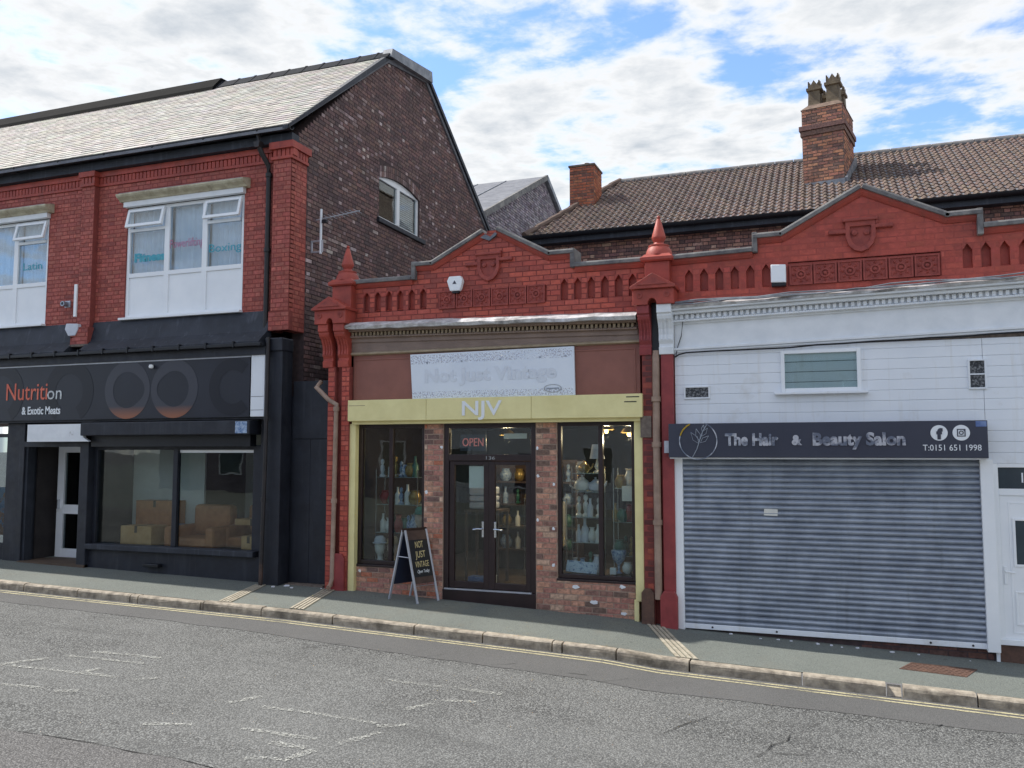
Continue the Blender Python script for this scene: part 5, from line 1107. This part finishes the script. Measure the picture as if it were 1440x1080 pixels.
fill(-6.6,-6.2,.28,.525,3,'on the window floor beside the straw hat'); fill(-3.75,-3.3,.34,.525,4,'on the window floor behind the propped card'); fill(-3.12,-2.8,.4,1.30,3,'on the middle shelf behind the yellow post')
t=thing('display_cabinet','tall dark display cabinet at the back of the shop behind the doors','cabinet',(-4.95,2.2,.235)); MB().box(-5.75,-4.15,2.45,2.5,.235,2.2).build('back_panel','wood_frame',t)
for x in (-5.75,-4.19): MB().box(x,x+.04,2.1,2.45,.235,2.2).build('side_panel','wood_frame',t)
for k,z in enumerate((.62,1.02,1.42,1.82)):
    MB().box(-5.71,-4.19,2.1,2.45,z-.03,z).build('shelf','wood_frame',t); fill(-5.65,-4.25,2.25,z,6,'on the %s shelf of the dark cabinet behind the doors'%('lowest','second','third','top')[k])
teapot('teapot','large white china teapot on the glass shelf under the lamp',-3.60,.44,1.74,1.5,'china_white'); teapot('teapot','white china jug-shaped teapot beside the larger teapot',-3.38,.42,1.74,1.3,'cloth_white'); teapot('teapot','green and gilt teapot on the top glass shelf by the lamp',-3.56,.42,2.03,1.1,'china_gold')
L_=thing('table_lamp','table lamp with a white tapered shade on the top glass shelf','lamp',(-3.36,.45,2.02)); MB().lathe([(.06,0),(.065,.02),(.02,.05),(.045,.10),(.02,.16),(.012,.2),(.012,.26)],(-3.36,.45,2.02),12).build('base','china_white',L_,smooth=True); MB().lathe([(.115,.22),(.075,.44)],(-3.36,.45,2.02),18).build('lamp_shade','cloth_white',L_,smooth=True)
tag(MB().prism([(-3.78,.56),(-3.30,.54),(-3.27,.70),(-3.75,.73)],.14,.15,'y').build('card_sign','card_print'),'pale blue printed card propped inside the shop window by the shutter','card')
tag(MB().box(-2.92,-2.74,.2,.21,1.62,1.84).build('picture_frame','paper'),'small white framed picture behind the yellow post','picture'); 
vase('glass_vase','blue glass goblet vase on the window floor beside the white boxes',-3.0,.3,.55,[(.05,0),(.02,.03),(.02,.12),(.09,.2),(.12,.32),(.11,.34)],'china_blue'); vase('ornament_jar','squat white jar on the window floor beside the goblet vase',-2.86,.26,.55,pj,'china_white'); tag(MB().box(-3.12,-3.03,.22,.30,.535,.63).build('gift_box','upvc',bevel=.004),'small white gift box on the window floor beside the goblet vase','box')
# mannequin heads and hats
def head(label,x,y,z,hat,mt):
    t=thing('mannequin_head',label,'mannequin head',(x,y,z)); MB().lathe([(.09,0),(.10,.015),(.06,.035),(.045,.06),(.045,.11),(.06,.14),(.088,.20),(.095,.27),(.08,.34),(.04,.38),(.0,.39)],(x,y,z),16).build('head',mt,t,smooth=True)
    MB().tube([(x+.02,y-.07,z+.25),(x+.02,y-.092,z+.225),(x+.02,y-.07,z+.215)],.010,6).build('nose',mt,t); MB().lathe([(.125,.315),(.128,.325),(.098,.33),(.092,.385),(.06,.43),(.0,.44)],(x,y,z),18).build('hat',hat,t,smooth=True)
head('pale mannequin head in a white hat on the shop window floor',-7.02,.30,.53,'cloth_white','china_white'); head('tan mannequin head in a straw hat on the shop window floor',-6.80,.33,.53,'straw','skin_mannequin'); head('mannequin head in a teal feathered hat above the pavement board',-6.28,.30,1.02,'cloth_teal','skin_mannequin')
# pendant bulbs, neon sign, notices, stock behind the door
def pendant(label,x,y,z):
    t=thing('pendant_lamp',label,'lamp',(x,y,z)); MB().tube([(x,y,2.83),(x,y,z+.10)],.006,6).build('cord','black_plastic',t); MB().lathe([(.03,.10),(.09,.06),(.13,.0),(.125,.0),(.085,.055),(.028,.09)],(x,y,z),16).build('lamp_shade','china_gold',t,smooth=True)
    MB().lathe([(.0,-.055),(.026,-.04),(.032,-.015),(.02,.02),(.012,.05)],(x,y,z),12).build('bulb','bulb_glow',t,smooth=True)
    l=bpy.data.lights.new('bulb_light','POINT'); l.energy=14; l.color=(1,.74,.46); l.shadow_soft_size=.05; o=bpy.data.objects.new('bulb_light',l); COL.objects.link(o); par(o,t); o.location=(x,y,z-.10)
pendant('lit pendant lamp hanging above the double doors',-5.0,.9,2.62); pendant('lit pendant lamp hanging over the glass shelves by the shutter',-3.30,.8,2.69); pendant('lit pendant lamp hanging above the narrow shelves behind the yellow post',-2.95,.85,2.64)
O=thing('open_sign','dim red OPEN tube sign hung behind the transom glass','sign',(-5.3,.2,2.4)); MB().box(-5.55,-5.10,.215,.225,2.36,2.62).build('backing','salon_sign',O); text('lettering','OPEN',-5.32,2.50,.205,.13,.36,'neon_red',O,.004)
tag(MB().box(-4.78,-4.40,.16,.165,2.55,2.63).build('transom_sticker','paper'),'white strip sticker behind the transom glass above the doors','sticker')
tag(MB().box(-5.33,-5.08,.075,.078,1.78,2.12).build('door_notice','paper'),'blank pale notice stuck inside the left door leaf glass','notice')
for i,(z,h_) in enumerate(((1.42,.12),(1.54,.10),(1.64,.14))): tag(MB().box(-5.56,-5.15,.6,.95,z,z+h_-.008).build('folded_linen','cloth_white',bevel=.03),['folded white linen at the bottom of the pile behind the doors','folded white linen in the middle of the pile behind the doors','folded white linen on top of the pile behind the doors'][i],'linen')
t=thing('display_table','small wooden display table behind the double doors','table',(-5.3,.8,.24)); MB().box(-5.62,-5.02,.55,1.05,1.37,1.41).build('tabletop','wood_frame',t)
for x in (-5.59,-5.05):
    for y in (.58,1.02): MB().box(x-.02,x+.02,y-.02,y+.02,.235,1.37).build('leg','wood_frame',t)
tag(MB().box(-5.50,-5.22,.42,.62,.235,.36).build('storage_tub','blue_plastic',bevel=.01),'blue storage tub on the floor behind the doors','tub')
vase('enamel_pot','white enamel pot on the floor behind the doors',-5.10,.45,.235,[(.08,0),(.09,.02),(.09,.15),(.095,.16)],'china_white',None,'pot')
t=thing('clothes_rail','metal clothes rail behind the right door leaf','clothes rail',(-4.6,1.6,.24)); MB().tube([(-4.95,1.6,.24),(-4.95,1.6,1.55),(-4.2,1.6,1.55),(-4.2,1.6,.24)],.014,8).build('frame','chrome',t)
for i in range(6): MB().box(-4.88+.11*i,-4.81+.11*i,1.45,1.75,.75,1.5).build('garment',('navy_panel','cloth_white','room_pale','china_green','navy_panel','room_pale')[i],t,bevel=.02)
# stock in the black shopfront
def carton(label,x0,x1,y0,y1,z0,z1,mt='cardboard'):
    t=thing('cardboard_box',label,'box',((x0+x1)/2,y0,z0)); MB().box(x0,x1,y0,y1,z0,z1).build('carton',mt,t,bevel=.01); MB().box((x0+x1)/2-.03,(x0+x1)/2+.03,y0-.003,y1,z1-.001,z1+.002).build('tape','room_floor',t); MB().box((x0+x1)/2-.03,(x0+x1)/2+.03,y0-.003,y0,z1-.12,z1).build('tape','room_floor',t)
carton('long low cardboard box inside the black shopfront by the door post',-12.40,-11.68,.16,.6,.62,.98); carton('tall brown cardboard box behind the long low one',-12.50,-11.6,.62,.95,.62,1.42,'leather_tan')
carton('small cardboard box beside the black pilaster in the window',-9.68,-9.38,.15,.5,.62,.88); carton('flat cardboard box lying on the armchair in the window',-10.2,-9.45,.62,1.0,1.02,1.13)
def armchair(label,x,y):
    t=thing('armchair',label,'armchair',(x,y,.62)); MB().box(x-.42,x+.42,y,y+.75,.62,.80).build('seat','leather_tan',t,bevel=.05); MB().box(x-.42,x+.42,y+.6,y+.85,.80,1.36).build('backrest','leather_tan',t,bevel=.07)
    for s_ in (-1,1): MB().box(x+s_*.46-.09,x+s_*.46+.09,y-.03,y+.8,.62,1.0).build('armrest','leather_tan',t,bevel=.06)
armchair('tan leather armchair behind the mullion of the black shop window',-10.85,.18); armchair('tan leather armchair beside the small carton in the black shop window',-9.9,.55)
t=tag(MB().lathe([(.16,0),(.19,.1),(.17,.26),(.08,.33),(.10,.38)],(-11.45,.62,.62),12).build('plastic_bag','blue_plastic',smooth=True),'knotted blue plastic bag beside the cardboard boxes','bag')
# litter by the alley gate
r=random.Random(31)
for i in range(9):
    x=-8.85+r.uniform(0,1.0); y=-.12-r.uniform(0,.22); s_=r.uniform(.015,.045); n=6
    tag(MB().prism([(x+s_*r.uniform(.6,1.2)*math.cos(2*math.pi*k/n),y+s_*r.uniform(.5,1.)*math.sin(2*math.pi*k/n)) for k in range(n)],zpav(x,y)+.002,zpav(x,y)+.002+s_*.5,'z').build('litter_scrap','litter_white'),'scrap of pale litter on the pavement by the black gate','litter','litter scraps by the black gate')
for i in range(12):
    x=-1.6+r.uniform(0,3.2); y=-.10-r.uniform(0,.1); s_=r.uniform(.012,.03); n=6
    tag(MB().prism([(x+s_*r.uniform(.6,1.2)*math.cos(2*math.pi*k/n),y+s_*r.uniform(.5,1.)*math.sin(2*math.pi*k/n)) for k in range(n)],zpav(x,y)+.002,zpav(x,y)+.002+s_*.4,'z').build('litter_scrap','litter_white'),'scrap of pale litter below the roller shutter','litter','litter scraps below the shutter')

# ================================================================ across the road: houses and railing added only for the glass to reflect
def terrace(label,x0,x1,y,h,mt,k):
    z0=zroad((x0+x1)/2,-10)+.1; t=thing('added_terrace_house',label,'house',((x0+x1)/2,y,z0)); MB().box(x0,x1,y-7,y,z0-.5,z0+h).build('wall',mt,t)
    MB().prism([(y+.3,z0+h-.05),(y-3.5,z0+h+2.6),(y-7.3,z0+h-.05)],x0-.05,x1+.05,'x').build('roof','roof_grey',t)
    n=max(2,int((x1-x0)/2.6))
    for i in range(n):
        cx=x0+(x1-x0)*(i+.5)/n
        for zz,hh in ((z0+.9,1.5),(z0+3.6,1.5)):
            if i==k and zz<z0+2: f=MB().box(cx-.45,cx+.45,y,y+.05,z0,z0+2.1).build('door','navy_panel',t,bevel=.01); continue
            f=frame(MB(),cx-.6,cx+.6,zz,zz+hh,y,y+.06,.07).build('window','upvc',t); MB().box(cx-.53,cx+.53,y+.01,y+.02,zz+.07,zz+hh-.07).build('pane','room_frost',f)
terrace('white rendered terrace house added across the road for reflections',-16,-4,-20,5.6,'white_paint',1); terrace('red brick terrace house added across the road for reflections',-3.9,6,-20,5.9,'brown_panel',2); terrace('grey rendered terrace house added across the road for reflections',-30,-16.1,-20,5.8,'wall_grey',0)
t=thing('added_railing','grey metal pedestrian railing added along the opposite pavement for reflections','railing',(-4,-13.6,zroad(-4,-10)))
for i in range(9):
    x=-12+2*i; z=zroad(x,-10)+.12; MB().tube([(x,-13.6,z),(x,-13.6,z+1.05)],.025,8).build('post','alu',t)
    if i<8:
        z2=zroad(x+2,-10)+.12
        for q in (.15,1.0): MB().tube([(x,-13.6,z+q),(x+2,-13.6,z2+q)],.02,8).build('rail','alu',t)
        for j in range(1,14): u=j/14; zz=z+(z2-z)*u; MB().tube([(x+2*u,-13.6,zz+.15),(x+2*u,-13.6,zz+1.0)],.009,6).build('baluster','alu',t)
